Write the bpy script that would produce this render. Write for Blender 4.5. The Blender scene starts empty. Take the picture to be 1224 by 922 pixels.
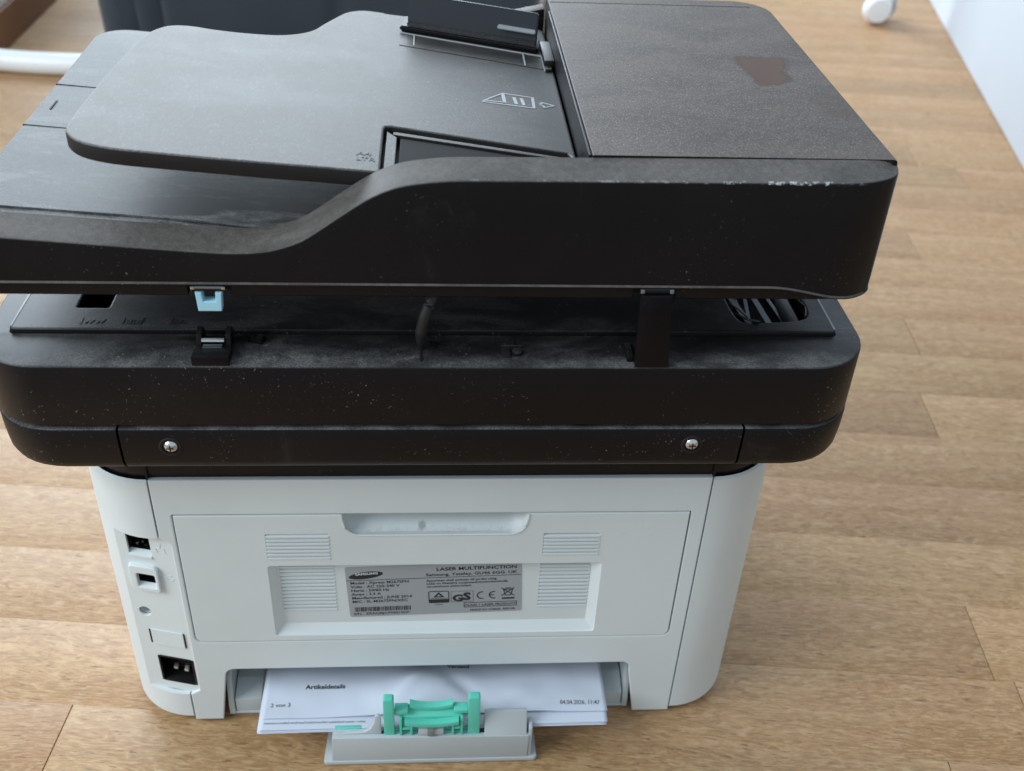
import bpy, bmesh, math, random
from mathutils import Vector, Matrix, noise
random.seed(7)
scene = bpy.context.scene
COL = scene.collection

# ------------------------------------------------------------------ camera
def make_camera():
    f_px, loc, pitch, yaw, roll = 1275.0, Vector((.0003, -.4292, .5657)), .6196, -.087, .0514
    fwd = Vector((-math.sin(yaw)*math.cos(pitch), math.cos(yaw)*math.cos(pitch), -math.sin(pitch)))
    right = Vector((math.cos(yaw), math.sin(yaw), 0)); up = right.cross(fwd)
    r2 = math.cos(roll)*right + math.sin(roll)*up
    u2 = -math.sin(roll)*right + math.cos(roll)*up
    m = Matrix((r2, u2, -fwd)).transposed().to_4x4(); m.translation = loc
    cd = bpy.data.cameras.new('camera'); co = bpy.data.objects.new('camera', cd); COL.objects.link(co)
    co.matrix_world = m
    cd.sensor_width = 36; cd.lens = 36*f_px/1224; cd.clip_start = .01; cd.clip_end = 60
    cd.dof.use_dof = True; cd.dof.focus_distance = .54; cd.dof.aperture_fstop = 11.5
    scene.camera = co
make_camera()

# ------------------------------------------------------------------ world and lamps (daylight from windows on the left)
world = bpy.data.worlds.new('World'); scene.world = world; world.use_nodes = True
bg = world.node_tree.nodes['Background']
bg.inputs[0].default_value = (.75, .90, 1.0, 1); bg.inputs[1].default_value = .43
def area(name, loc, target, sx, sy, power, col):
    d = bpy.data.lights.new(name, 'AREA'); d.shape = 'RECTANGLE'; d.size = sx; d.size_y = sy; d.energy = power; d.color = col
    o = bpy.data.objects.new(name, d); COL.objects.link(o); o.location = loc
    o.rotation_euler = (Vector(target)-Vector(loc)).to_track_quat('-Z', 'Y').to_euler()
area('window_light_side', (-2.2, -.75, 1.7), (0, .1, .2), 1.7, 1.6, 52, (.86, .95, 1))
area('window_light_back', (-1.0, 3.1, 1.60), (0, .1, .3), 2.6, 1.9, 135, (.78, .90, 1))
scene.view_settings.view_transform = 'Standard'; scene.view_settings.look = 'None'
scene.view_settings.exposure = .46; scene.view_settings.gamma = 1

# ------------------------------------------------------------------ helpers
def link(o): COL.objects.link(o); return o
def finish(me, ang=32):
    for p in me.polygons: p.use_smooth = True
    at = me.attributes.get('cap'); flat = None
    if at is not None: flat = [d.value for d in at.data]; me.attributes.remove(at)
    me.set_sharp_from_angle(angle=math.radians(ang))
    if flat is not None:
        for p in me.polygons:
            if flat[p.index]: p.use_smooth = False
def mobj(name, me, mat, parent=None, ang=32):
    if mat is not None: me.materials.clear(); me.materials.append(mat)
    finish(me, ang)
    o = link(bpy.data.objects.new(name, me)); o.parent = parent
    return o
def from_py(name, v, f, mat, parent=None, ang=32):
    me = bpy.data.meshes.new(name); me.from_pydata([tuple(p) for p in v], [], f); me.update()
    bm = bmesh.new(); bm.from_mesh(me); bmesh.ops.remove_doubles(bm, verts=bm.verts, dist=1e-6)
    bmesh.ops.recalc_face_normals(bm, faces=bm.faces); bm.to_mesh(me); bm.free()
    return mobj(name, me, mat, parent, ang)
def tag(o, label, cat, group=None):
    o['label'] = label; o['category'] = cat
    if group: o['group'] = group
    return o
def empty(name, label=None, cat=None, loc=(0, 0, 0)):
    o = link(bpy.data.objects.new(name, None)); o.location = loc; o.empty_display_size = .05
    if label: tag(o, label, cat)
    return o
class MB:
    """collects bevelled boxes, prisms, tubes and lathes into one mesh"""
    def __init__(s): s.bm = bmesh.new()
    def box(s, x0, x1, y0, y1, z0, z1, bev=0, rot=None, piv=None):
        b = bmesh.new(); bmesh.ops.create_cube(b, size=1)
        for v in b.verts: v.co = Vector(((x0+x1)/2+v.co.x*(x1-x0), (y0+y1)/2+v.co.y*(y1-y0), (z0+z1)/2+v.co.z*(z1-z0)))
        if bev: bmesh.ops.bevel(b, geom=b.edges[:], offset=bev, segments=2, affect='EDGES', profile=.6)
        if rot is not None:
            p = Vector(piv or ((x0+x1)/2, (y0+y1)/2, (z0+z1)/2))
            for v in b.verts: v.co = rot @ (v.co-p)+p
        return s.add(b)
    def add(s, b):
        me = bpy.data.meshes.new('t'); b.to_mesh(me); b.free(); s.bm.from_mesh(me); bpy.data.meshes.remove(me); return s
    def prism(s, pts, axis, a, b_, bev=0):
        """polygon pts extruded along axis; pts are the two other coordinates in order"""
        b = bmesh.new()
        def P(p, h): return {'x': (h, p[0], p[1]), 'y': (p[0], h, p[1]), 'z': (p[0], p[1], h)}[axis]
        lo = [b.verts.new(P(p, a)) for p in pts]; hi = [b.verts.new(P(p, b_)) for p in pts]
        b.faces.new(lo); b.faces.new(hi)
        for i in range(len(pts)): b.faces.new((lo[i], lo[(i+1) % len(pts)], hi[(i+1) % len(pts)], hi[i]))
        bmesh.ops.recalc_face_normals(b, faces=b.faces)
        if bev: bmesh.ops.bevel(b, geom=b.edges[:], offset=bev, segments=2, affect='EDGES', profile=.6)
        return s.add(b)
    def tube(s, path, r, n=10):
        path = [Vector(p) for p in path]; b = bmesh.new(); rings = []
        for i, p in enumerate(path):
            d = (path[min(i+1, len(path)-1)]-path[max(i-1, 0)]).normalized()
            a = d.cross(Vector((0, 0, 1)) if abs(d.z) < .9 else Vector((0, 1, 0))).normalized(); c = d.cross(a)
            rr = r[i] if isinstance(r, (list, tuple)) else r
            rings.append([b.verts.new(p+rr*(math.cos(2*math.pi*k/n)*a+math.sin(2*math.pi*k/n)*c)) for k in range(n)])
        for q in range(len(rings)-1):
            for k in range(n): b.faces.new((rings[q][k], rings[q][(k+1) % n], rings[q+1][(k+1) % n], rings[q+1][k]))
        b.faces.new(rings[0]); b.faces.new(rings[-1]); bmesh.ops.recalc_face_normals(b, faces=b.faces)
        return s.add(b)
    def lathe(s, prof, c, axis='y', n=20, cap0=True):
        b = bmesh.new(); rings = []
        for r, h in prof:
            ring = []
            for k in range(n):
                a = 2*math.pi*k/n; u, w = r*math.cos(a), r*math.sin(a)
                q = {'y': (u, h, w), 'z': (u, w, h), 'x': (h, u, w)}[axis]
                ring.append(b.verts.new(Vector(c)+Vector(q)))
            rings.append(ring)
        for q in range(len(rings)-1):
            for k in range(n): b.faces.new((rings[q][k], rings[q][(k+1) % n], rings[q+1][(k+1) % n], rings[q+1][k]))
        if cap0: b.faces.new(rings[0])
        b.faces.new(rings[-1]); bmesh.ops.recalc_face_normals(b, faces=b.faces)
        return s.add(b)
    def build(s, name, mat, parent=None, ang=32):
        me = bpy.data.meshes.new(name); s.bm.to_mesh(me); s.bm.free(); return mobj(name, me, mat, parent, ang)
REAR = lambda y0: (lambda u, v, h: (u, y0-h, v))         # u = x, v = z, h towards the rear (camera) side
PLAN = lambda z0: (lambda u, v, h: (u, v, z0+h))
def curve_mesh(cu, mapf, caps=False):
    ob = link(bpy.data.objects.new('t', cu)); dg = bpy.context.evaluated_depsgraph_get(); dg.update()
    me = bpy.data.meshes.new_from_object(ob.evaluated_get(dg)); bpy.data.objects.remove(ob); bpy.data.curves.remove(cu)
    for v in me.vertices: v.co = mapf(*v.co)
    bm = bmesh.new(); bm.from_mesh(me); bmesh.ops.remove_doubles(bm, verts=bm.verts, dist=1e-6)
    bmesh.ops.recalc_face_normals(bm, faces=bm.faces); bm.to_mesh(me); bm.free()
    if caps:
        o0, o1 = Vector(mapf(0, 0, 0)), Vector(mapf(0, 0, 1)); ax = Vector(mapf(1, 0, 0))-o0; ay = Vector(mapf(0, 1, 0))-o0; nn = ax.cross(ay).normalized()
        at = me.attributes.new('cap', 'BOOLEAN', 'FACE')
        for p in me.polygons: at.data[p.index].value = abs(p.normal.dot(nn)) > .9995
    return me
def plate_mesh(outs, h0, h1, bev, mapf, seg=2):
    """filled outline (further outlines are holes) with rounded edges, between heights h0 and h1"""
    cu = bpy.data.curves.new('t', 'CURVE'); cu.dimensions = '2D'; cu.fill_mode = 'BOTH'
    cu.extrude = (h1-h0)/2-bev; cu.bevel_depth = bev; cu.bevel_resolution = seg; cu.offset = -bev
    for o in outs:
        sp = cu.splines.new('POLY'); sp.points.add(len(o)-1); sp.use_cyclic_u = True
        for p, q in zip(sp.points, o): p.co = (q[0], q[1], 0, 1)
    mid = (h0+h1)/2
    return curve_mesh(cu, lambda u, v, h: mapf(u, v, h+mid), True)
def plate(name, outs, h0, h1, bev, mapf, mat, parent=None, seg=2): return mobj(name, plate_mesh(outs, h0, h1, bev, mapf, seg), mat, parent, 20)
def text_mesh(s, size, x, z, mapf, align='LEFT', bold=0, rot=0, piv=(0, 0), sx=1, ext=0, space=1):
    cu = bpy.data.curves.new('t', 'FONT'); cu.body = s; cu.size = size; cu.align_x = align; cu.offset = bold*size; cu.extrude = ext
    cu.resolution_u = 2; cu.space_character = space; cu.fill_mode = 'FRONT' if not ext else 'BOTH'
    c, sn = math.cos(rot), math.sin(rot)
    def mp(u, v, h):
        u, v = x+u*sx, z+v; du, dv = u-piv[0], v-piv[1]
        return mapf(piv[0]+c*du-sn*dv, piv[1]+sn*du+c*dv, h)
    return curve_mesh(cu, mp)
def join_meshes(name, ms, mat, parent):
    bm = bmesh.new()
    for m in ms: bm.from_mesh(m)
    me = bpy.data.meshes.new(name); bm.to_mesh(me); bm.free()
    return mobj(name, me, mat, parent)
def rrect(x0, x1, y0, y1, r, n=6):
    rs = r if isinstance(r, (list, tuple)) else (r,)*4; out = []      # corners: (x0,y0) (x1,y0) (x1,y1) (x0,y1)
    for (cx, cy, a0, rr) in ((x0, y0, 180, rs[0]), (x1, y0, 270, rs[1]), (x1, y1, 0, rs[2]), (x0, y1, 90, rs[3])):
        if rr <= 0: out.append((cx, cy)); continue
        ox = cx+rr if cx == x0 else cx-rr; oy = cy+rr if cy == y0 else cy-rr
        for k in range(n+1):
            a = math.radians(a0+90*k/n); out.append((ox+rr*math.cos(a), oy+rr*math.sin(a)))
    return out
def smooth_poly(pts, n=6):
    """closed Catmull-Rom through pts"""
    out = []; m = len(pts)
    for i in range(m):
        p0, p1, p2, p3 = [Vector(pts[(i+j) % m]) for j in (-1, 0, 1, 2)]
        for k in range(n):
            t = k/n
            out.append(tuple(.5*((2*p1)+(p2-p0)*t+(2*p0-5*p1+4*p2-p3)*t*t+(3*p1-p0-3*p2+p3)*t**3)))
    return out
def sstep(a, b, x):
    t = max(0, min(1, (x-a)/(b-a))); return t*t*(3-2*t)
def loft(rows, cap0=True, cap1=True, closed=True):
    v = []; f = []; n = len(rows[0])
    for r in rows: v += r
    for i in range(len(rows)-1):
        for k in range(n if closed else n-1):
            k2 = (k+1) % n; f.append((i*n+k, i*n+k2, (i+1)*n+k2, (i+1)*n+k))
    if cap0: f.append(tuple(range(n)))
    if cap1: f.append(tuple((len(rows)-1)*n+k for k in range(n)))
    return v, f

# ------------------------------------------------------------------ materials
class NT:
    def __init__(s, name):
        s.m = bpy.data.materials.new(name); s.m.use_nodes = True; s.t = s.m.node_tree; s.n = s.t.nodes
        s.b = s.n['Principled BSDF']
    def node(s, typ, **kw):
        nd = s.n.new(typ)
        for k, v in kw.items(): setattr(nd, k, v)
        return nd
    def put(s, sock, v):
        if isinstance(v, bpy.types.NodeSocket): s.t.links.new(v, sock)
        elif isinstance(v, (tuple, list)): sock.default_value = tuple(v)+((1,) if len(v) == 3 and sock.type == 'RGBA' else ())
        else: sock.default_value = v
    def set(s, **kw):
        for k, v in kw.items(): s.put(s.b.inputs[k.replace('_', ' ')], v)
        return s
    def math(s, op, a, b=0, c=0, clamp=False):
        nd = s.node('ShaderNodeMath', operation=op, use_clamp=clamp)
        s.put(nd.inputs[0], a); s.put(nd.inputs[1], b); s.put(nd.inputs[2], c); return nd.outputs[0]
    def mix(s, fac, a, b):
        nd = s.node('ShaderNodeMix', data_type='RGBA'); s.put(nd.inputs[0], fac); s.put(nd.inputs[6], a); s.put(nd.inputs[7], b); return nd.outputs[2]
    def pos(s): return s.node('ShaderNodeNewGeometry').outputs['Position']
    def objco(s): return s.node('ShaderNodeTexCoord').outputs['Object']
    def mapping(s, vec, scale=(1, 1, 1), loc=(0, 0, 0), rot=(0, 0, 0)):
        nd = s.node('ShaderNodeMapping'); s.put(nd.inputs[0], vec); s.put(nd.inputs[1], loc); nd.inputs[2].default_value = rot; s.put(nd.inputs[3], scale); return nd.outputs[0]
    def noise(s, vec, scale, detail=2, rough=.5, dist=0):
        nd = s.node('ShaderNodeTexNoise'); s.put(nd.inputs['Vector'], vec); nd.inputs['Scale'].default_value = scale
        nd.inputs['Detail'].default_value = detail; nd.inputs['Roughness'].default_value = rough; nd.inputs['Distortion'].default_value = dist; return nd.outputs['Fac']
    def ramp(s, f, a, b, lo=0., hi=1.):
        nd = s.node('ShaderNodeMapRange', interpolation_type='SMOOTHSTEP'); s.put(nd.inputs[0], f)
        for i, v in ((1, a), (2, b), (3, lo), (4, hi)): s.put(nd.inputs[i], v)
        return nd.outputs[0]
    def xyz(s, vec):
        nd = s.node('ShaderNodeSeparateXYZ'); s.put(nd.inputs[0], vec); return nd.outputs
    def bump(s, h, strength, dist):
        nd = s.node('ShaderNodeBump'); s.put(nd.inputs['Height'], h); nd.inputs['Strength'].default_value = strength; nd.inputs['Distance'].default_value = dist
        s.t.links.new(nd.outputs[0], s.b.inputs['Normal']); return nd.outputs[0]

def simple(name, col, rough=.5, metal=0, spec=.5, grain=0):
    t = NT(name); t.set(Base_Color=col, Roughness=rough, Metallic=metal); t.b.inputs['Specular IOR Level'].default_value = spec
    if grain: t.bump(t.noise(t.objco(), 2500, 1), grain, .0002)
    return t.m
def white_plastic(name, col):
    t = NT(name); p = t.objco()
    big = t.noise(p, 14, 3); c = t.mix(t.ramp(big, .35, .7), col, tuple(x*.95 for x in col))
    grime = t.math('MULTIPLY', t.ramp(t.noise(p, 55, 5, .7), .62, .8), .22)
    c = t.mix(grime, c, (.30, .27, .23))
    sp = t.math('MULTIPLY', t.ramp(t.noise(p, 520, 3, .6), .69, .74), t.ramp(t.noise(p, 16, 3), .48, .66))
    c = t.mix(t.math('MULTIPLY', sp, .5), c, (.20, .18, .16))
    t.set(Base_Color=c, Roughness=t.ramp(t.noise(p, 40, 3), .2, .8, .40, .52))
    t.bump(t.noise(p, 1500, 2), .22, .0002); return t.m
M_WHITE = white_plastic('white_plastic', (.70, .745, .755))
M_WHITE2 = white_plastic('tray_grey_plastic', (.54, .59, .61))
M_HOUSE = white_plastic('stop_grey_plastic', (.50, .54, .56))

def lint(t, p, thr=.70, scale=420):
    """pale lint: short stray fibres and specks"""
    wob = t.mapping(p, (1, 1, 1), rot=(.3, .5, .8))
    a = t.noise(t.mapping(wob, (.28, 1, 1)), scale, 2, .6); b = t.noise(t.mapping(p, (1, .3, 1), rot=(0, 0, .6)), scale*.8, 2, .6)
    m = t.math('MAXIMUM', t.ramp(a, thr, thr+.05), t.ramp(b, thr, thr+.05))
    return t.math('MULTIPLY', m, t.ramp(t.noise(p, 30, 3), .35, .65))
def black_plastic(name, base=(.0066, .0054, .0066), dust_col=(.13, .128, .13), dust=.8, rough=.42, specks=.5, chips=False, extra=None, flecks=.35, fthr=.66, side_dust=.02, spec=.24, fscale=620, mlow=.55, film_col=None, flo=.55):
    t = NT(name); p = t.pos(); nz = t.xyz(t.node('ShaderNodeNewGeometry').outputs['Normal'])[2]
    up = t.ramp(nz, .25, .92)
    mott = t.ramp(t.noise(t.mapping(p, (.6, 1.2, 1), rot=(0, 0, -.25)), 26, 6, .65, .7), .30, .62, mlow, 1.)
    fine = t.math('MULTIPLY', t.ramp(t.noise(p, 1250, 2, .6), .36, .64, flo, 1.8-flo), t.ramp(t.noise(p, 300, 3, .6), .3, .7, .80, 1.1))
    d = t.math('MULTIPLY', t.math('MULTIPLY', up, mott), t.math('MULTIPLY', fine, dust))
    if extra: d = t.math('MULTIPLY', d, extra(t, p))
    film = t.math('MULTIPLY', t.ramp(t.noise(p, 18, 5, .65, .6), .42, .8), side_dust)
    d = t.math('MAXIMUM', d, film, clamp=True)
    c = t.mix(d, base, dust_col)
    if specks:
        patch = t.ramp(t.noise(p, 11, 3, .6), .40, .62)
        l = t.math('MULTIPLY', t.math('MULTIPLY', lint(t, p, .69, 720), patch), specks)
        c = t.mix(l, c, (.24, .245, .25))
        sm = t.math('MULTIPLY', t.ramp(t.noise(t.mapping(p, (1, 1, .6)), 24, 5, .7, 1.2), .60, .74), .035)
        c = t.mix(sm, c, (.30, .30, .31))
    if flecks:
        f1 = t.ramp(t.noise(t.mapping(p, (1.5, .6, 1), rot=(0, 0, -.5)), fscale, 3, .75), fthr, fthr+.12)
        c = t.mix(t.math('MULTIPLY', t.math('MULTIPLY', f1, t.math('MULTIPLY', up, extra(t, p) if extra else 1.)), flecks), c, (.40, .40, .42))
    if film_col: c = t.mix(t.math('SUBTRACT', 1, extra(t, p), clamp=True), c, film_col)
    if chips:
        x, y, z = t.xyz(p)
        near = t.math('MULTIPLY', t.ramp(y, -.0168, -.0176), t.ramp(z, .3762, .3768))
        near = t.math('MULTIPLY', near, t.ramp(z, .3782, .3775))
        g = t.ramp(t.noise(t.mapping(p, (1, .8, 1.2)), 260, 5, .75), .52, .60)
        zone = t.math('MAXIMUM', t.math('MULTIPLY', t.ramp(x, .118, .135), t.ramp(x, .178, .168)), t.math('MULTIPLY', t.ramp(x, -.01, .0), t.ramp(x, .035, .02)))
        zone = t.math('MULTIPLY', t.math('MULTIPLY', near, g), t.math('ADD', t.math('MULTIPLY', zone, .55), .22))
        c = t.mix(zone, c, (.62, .68, .72))
    t.set(Base_Color=c, Roughness=t.math('ADD', t.math('MULTIPLY', d, .16), rough)); t.b.inputs['Specular IOR Level'].default_value = spec
    t.bump(t.noise(p, 1500, 2), .16, .0002); return t.m
M_BLACK = black_plastic('black_plastic', dust=.45)
M_SLOT = simple('slot_black', (.006, .006, .0065), .7, 0, .12)
M_BLACKC = black_plastic('black_plastic_clean', dust=.1, specks=.15, flecks=0, rough=.30, spec=.16)
M_WALL = black_plastic('feeder_wall_black', dust=.95, dust_col=(.150, .132, .122), chips=True, specks=.45, mlow=.55, flo=.78)
M_BASE = black_plastic('scanner_black', dust=.75, dust_col=(.15, .148, .150), specks=1., flecks=.12, extra=lambda t, p: t.math('ADD', t.ramp(t.noise(t.mapping(p, (.5, 1, 1)), 34, 4, .6, .8), .42, .64, .14, .75), t.math('MULTIPLY', t.ramp(t.math('ADD', t.xyz(p)[1], t.math('MULTIPLY', t.noise(p, 60, 4), .012)), -.002, -.013), t.ramp(t.noise(p, 45, 4), .35, .6, .3, 1.1))))
def cover_extra(t, p):
    x, y, z = t.xyz(p)
    w = t.math('MULTIPLY', t.math('SUBTRACT', t.noise(p, 95, 3, .6), .5), .020)
    # wiped patch with its own ragged outline
    w2 = t.math('MULTIPLY', t.math('SUBTRACT', t.noise(p, 105, 4, .6), .5), .0125)
    dn = t.math('SUBTRACT', .131, y)
    e1 = t.math('MULTIPLY', dn, -1.); e2 = t.math('SUBTRACT', t.math('ADD', .1600, t.math('MULTIPLY', dn, .10)), x)
    e3 = t.math('SUBTRACT', x, t.math('SUBTRACT', .1862, t.math('MULTIPLY', dn, .20)))
    e4 = t.math('SUBTRACT', t.math('ADD', .0885, t.math('MULTIPLY', t.math('SUBTRACT', x, .163), .38)), y)
    bx_, by_ = t.math('SUBTRACT', x, .1868), t.math('MULTIPLY', t.math('SUBTRACT', y, .1085), .8)
    e5 = t.math('SUBTRACT', .0052, t.math('SQRT', t.math('ADD', t.math('MULTIPLY', bx_, bx_), t.math('MULTIPLY', by_, by_))))
    SM = lambda q, w_: t.math('SMOOTH_MAX', q, w_, .0065)
    sd = t.math('SUBTRACT', SM(SM(SM(e1, e2), SM(e3, e4)), e5), .0012)
    a = t.ramp(t.math('ADD', t.math('ADD', sd, w2), t.math('MULTIPLY', t.math('SUBTRACT', t.noise(p, 700, 2), .5), .004)), -.0030, .0026)
    dx = t.math('DIVIDE', t.math('ADD', t.math('SUBTRACT', x, .196), w), .011); dy = t.math('DIVIDE', t.math('SUBTRACT', y, .062), .018)
    r2 = t.math('SQRT', t.math('ADD', t.math('MULTIPLY', dx, dx), t.math('MULTIPLY', dy, dy)))
    a2 = t.ramp(r2, .7, 1.25, .80, 1.)
    return t.math('MULTIPLY', a, a2)
M_COVER = black_plastic('feeder_cover_black', film_col=(.080, .039, .023), dust=.95, dust_col=(.128, .101, .088), spec=.24, extra=cover_extra, flecks=.42, fthr=.56, rough=.5, fscale=900, mlow=.70, flo=.62)
def tray_dust_light(t, p):
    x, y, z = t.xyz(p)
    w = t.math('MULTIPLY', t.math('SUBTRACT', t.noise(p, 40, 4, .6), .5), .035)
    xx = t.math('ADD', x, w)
    a = t.math('MULTIPLY', t.ramp(xx, .063, .030, .16, 1.), t.ramp(xx, -.10, .03, 1.05, .45))  # dust cut beside the cover for slot shade, raised left for window sheen
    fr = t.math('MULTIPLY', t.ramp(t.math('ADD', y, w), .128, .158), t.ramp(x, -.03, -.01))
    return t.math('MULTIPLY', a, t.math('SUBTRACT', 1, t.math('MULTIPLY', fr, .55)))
M_TRAY = black_plastic('feeder_tray_black', base=(.014, .012, .012), dust=.88, dust_col=(.185, .166, .155), extra=tray_dust_light, mlow=.30, flecks=.34, fthr=.56, rough=.50, spec=.38, flo=.40)
def bed_extra(t, p):
    x, y, z = t.xyz(p)
    w = t.math('MULTIPLY', t.math('SUBTRACT', t.noise(t.mapping(p, (.35, 1, 1), rot=(0, 0, -.15)), 42, 5, .65, .5), .5), .16)
    a = t.ramp(t.math('ADD', x, t.math('MULTIPLY', w, .12)), -.142, -.116, .62, 0.)
    streak = t.ramp(t.noise(t.mapping(p, (.25, 1, 1), rot=(0, 0, -.25)), 75, 5, .6, .6), .45, .60, .02, 1.1)
    return t.math('MAXIMUM', a, streak)
M_BED = black_plastic('output_bed_black', dust=1., dust_col=(.225, .222, .222), extra=bed_extra, flecks=.22, fthr=.60, rough=.54, spec=.24, mlow=.45)
M_INK = simple('printing_ink', (.018, .018, .02), .6)
M_SILVER = NT('rating_label_silver').set(Base_Color=(.37, .395, .43), Roughness=.42, Metallic=.1).m
M_LINE = simple('pale_marking', (.36, .38, .40), .6)
M_EMB = simple('embossed_black', (.02, .019, .019), .5)
M_STEEL = simple('steel', (.72, .72, .70), .25, 1)
M_PIN = simple('nickel_pin', (.78, .74, .62), .3, .6)
M_CLIP = simple('light_blue_plastic', (.42, .74, .88), .4)
M_GREEN = NT('green_plastic'); M_GREEN.set(Base_Color=(.12, .62, .49), Roughness=.38); M_GREEN.b.inputs['Subsurface Weight'].default_value = .08; M_GREEN.b.inputs['Subsurface Radius'].default_value = (.002, .004, .003); M_GREEN = M_GREEN.m
M_RUBBER = simple('cable_rubber', (.012, .012, .013), .5)
M_RED = simple('red_mark', (.35, .05, .03), .5)
M_DARK = simple('dark_interior', (.006, .006, .006), .7)
M_FILM = simple('flat_cable_film', (.26, .31, .34), .35)
M_FOAM = simple('black_hole_lining', (.004, .004, .004), .8)
def paper_mat():
    t = NT('paper'); p = t.objco()
    t.set(Base_Color=t.mix(t.noise(p, 30, 3), (.62, .67, .79), (.68, .72, .82)), Roughness=.75); t.bump(t.noise(p, 1800, 3), .12, .0002); return t.m
M_PAPER = paper_mat()
def wood_mat():
    t = NT('oak_floor'); oc = t.objco(); rnd = t.node('ShaderNodeObjectInfo').outputs['Random']
    off = t.node('ShaderNodeCombineXYZ'); t.put(off.inputs[0], t.math('MULTIPLY', rnd, 37.)); t.put(off.inputs[1], t.math('MULTIPLY', rnd, 11.)); t.put(off.inputs[2], t.math('MULTIPLY', rnd, 5.))
    va = t.node('ShaderNodeVectorMath', operation='ADD'); t.put(va.inputs[0], oc); t.put(va.inputs[1], off.outputs[0]); p = va.outputs[0]
    warp = t.noise(t.mapping(p, (3.5, 14, 1)), 1, 3, .55)
    cp = t.node('ShaderNodeCombineXYZ'); x, y, z = t.xyz(p)
    t.put(cp.inputs[0], x); t.put(cp.inputs[1], t.math('ADD', y, t.math('MULTIPLY', t.math('SUBTRACT', warp, .5), .035))); q = cp.outputs[0]
    bands = t.noise(t.mapping(q, (2.2, 120, 1)), 1, 4, .6)
    fib = t.noise(t.mapping(q, (95, 760, 1)), 1, 3, .7)
    mot = t.noise(t.mapping(q, (60, 190, 1)), 1, 5, .68, 1.6)
    big = t.noise(t.mapping(p, (6, 26, 1)), 1, 4, .6, .6)
    pore = t.ramp(t.noise(t.mapping(q, (75, 620, 1)), 1, 3, .65), .585, .68)
    base = t.mix(t.ramp(bands, .3, .72), (.455, .285, .160), (.350, .205, .108))
    base = t.mix(t.ramp(big, .40, .68, 0, .70), base, (.33, .175, .085))
    base = t.mix(t.ramp(mot, .47, .62, 0, .58), base, (.265, .150, .080))
    base = t.mix(t.ramp(mot, .47, .35, 0, .55), base, (.53, .375, .240))
    base = t.mix(t.ramp(fib, .44, .68, 0, .62), base, (.54, .385, .250))
    base = t.mix(t.math('MULTIPLY', pore, .75), base, (.15, .080, .045))
    tint = t.math('ADD', .92, t.math('MULTIPLY', rnd, .14))
    hs = t.node('ShaderNodeHueSaturation'); t.put(hs.inputs['Value'], tint); hs.inputs['Saturation'].default_value = 1.10; t.put(hs.inputs['Hue'], t.math('ADD', .498, t.math('MULTIPLY', t.math('FRACT', t.math('MULTIPLY', rnd, 7.3)), .006))); t.put(hs.inputs['Color'], base)
    knot = t.ramp(t.noise(t.mapping(p, (5, 22, 1)), 1, 1), .70, .78, 0, .35)
    c = t.mix(knot, hs.outputs[0], (.26, .13, .06))
    t.set(Base_Color=c, Roughness=t.ramp(fib, .2, .8, .42, .58))
    t.bump(t.math('SUBTRACT', fib, t.math('MULTIPLY', pore, .6)), .30, .0004); return t.m
M_WOOD = wood_mat()
M_SUB = simple('floor_joint', (.10, .055, .03), .8)
def fabric_mat():
    t = NT('dark_fabric'); p = t.objco()
    t.set(Base_Color=t.mix(t.noise(p, 9, 4), (.018, .024, .036), (.032, .042, .060)), Roughness=.85); t.b.inputs['Sheen Weight'].default_value = .3
    t.bump(t.noise(p, 900, 2), .3, .0006); return t.m
M_FABRIC = fabric_mat()
M_WPAINT = simple('white_paint', (.80, .81, .82), .35)
def wallpaint():
    t = NT('wall_paint'); p = t.objco(); t.set(Base_Color=t.mix(t.noise(p, 5, 4), (.52, .56, .62), (.55, .59, .65)), Roughness=.8); t.bump(t.noise(p, 160, 4), .1, .001); return t.m
M_WALLP = wallpaint()
M_BROWN = simple('brown_wood', (.22, .105, .05), .5)

# ------------------------------------------------------------------ floor, planks, wall
def floor():
    fl = from_py('floor', [(-3, -2, -.006), (4, -2, -.006), (4, 4.5, -.006), (-3, 4.5, -.006)], [(0, 1, 2, 3)], M_SUB)
    fl['kind'] = 'structure'
    th = math.atan(.103); c, s = math.cos(th), math.sin(th); w = .0672; v0 = -.0085
    cache = {}
    def plank_mesh(L):
        if L not in cache:
            b = MB(); b.box(-L/2, L/2, -w/2+.00015, w/2-.00015, -.006, 0, .0003); m = bpy.data.meshes.new('plank'); b.bm.to_mesh(m); b.bm.free()
            m.materials.append(M_WOOD); finish(m); cache[L] = m
        return cache[L]
    fixed = {-1: -.2285, 1: .372, 0: .385, -2: .16}
    rs = random.Random(11)
    for k in range(-8, 33):
        vc = v0+(k+.5)*w; umin, umax = -.85-.25*max(0, k)/30, 1.28
        lens = (.55, .75, .95)
        us = []
        a = fixed.get(k, rs.choice((rs.uniform(-.55, -.3), rs.uniform(.45, .9)))); u = a
        while u < umax:
            L = rs.choice(lens); us.append((u, L)); u += L
        u = a
        while u > umin:
            L = rs.choice(lens); us.append((u-L, L)); u -= L
        for (u, L) in us:
            Lq = L-.0006; uc = u+L/2
            x, y = c*uc+s*vc*c, -s*uc+c*vc*c
            if y < -.62 or y > 2.3: continue
            o = link(bpy.data.objects.new('plank', plank_mesh(round(Lq, 4)))); o.parent = fl
            o.location = (x, y, rs.uniform(-.00015, 0)); o.rotation_euler = (0, 0, -th)
    # pale wall on the right
    a, b = Vector((.9628, 1.6613)), Vector((.7824, .8528)); d = (a-b).normalized(); n = Vector((d.y, -d.x))
    p0 = b-d*.55; p1 = a+d*1.1
    wl = MB().prism([tuple(p0), tuple(p1), tuple(p1+n*.1), tuple(p0+n*.1)], 'z', 0, 2.3, .004).build('wall', M_WALLP); wl['kind'] = 'structure'
floor()

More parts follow.
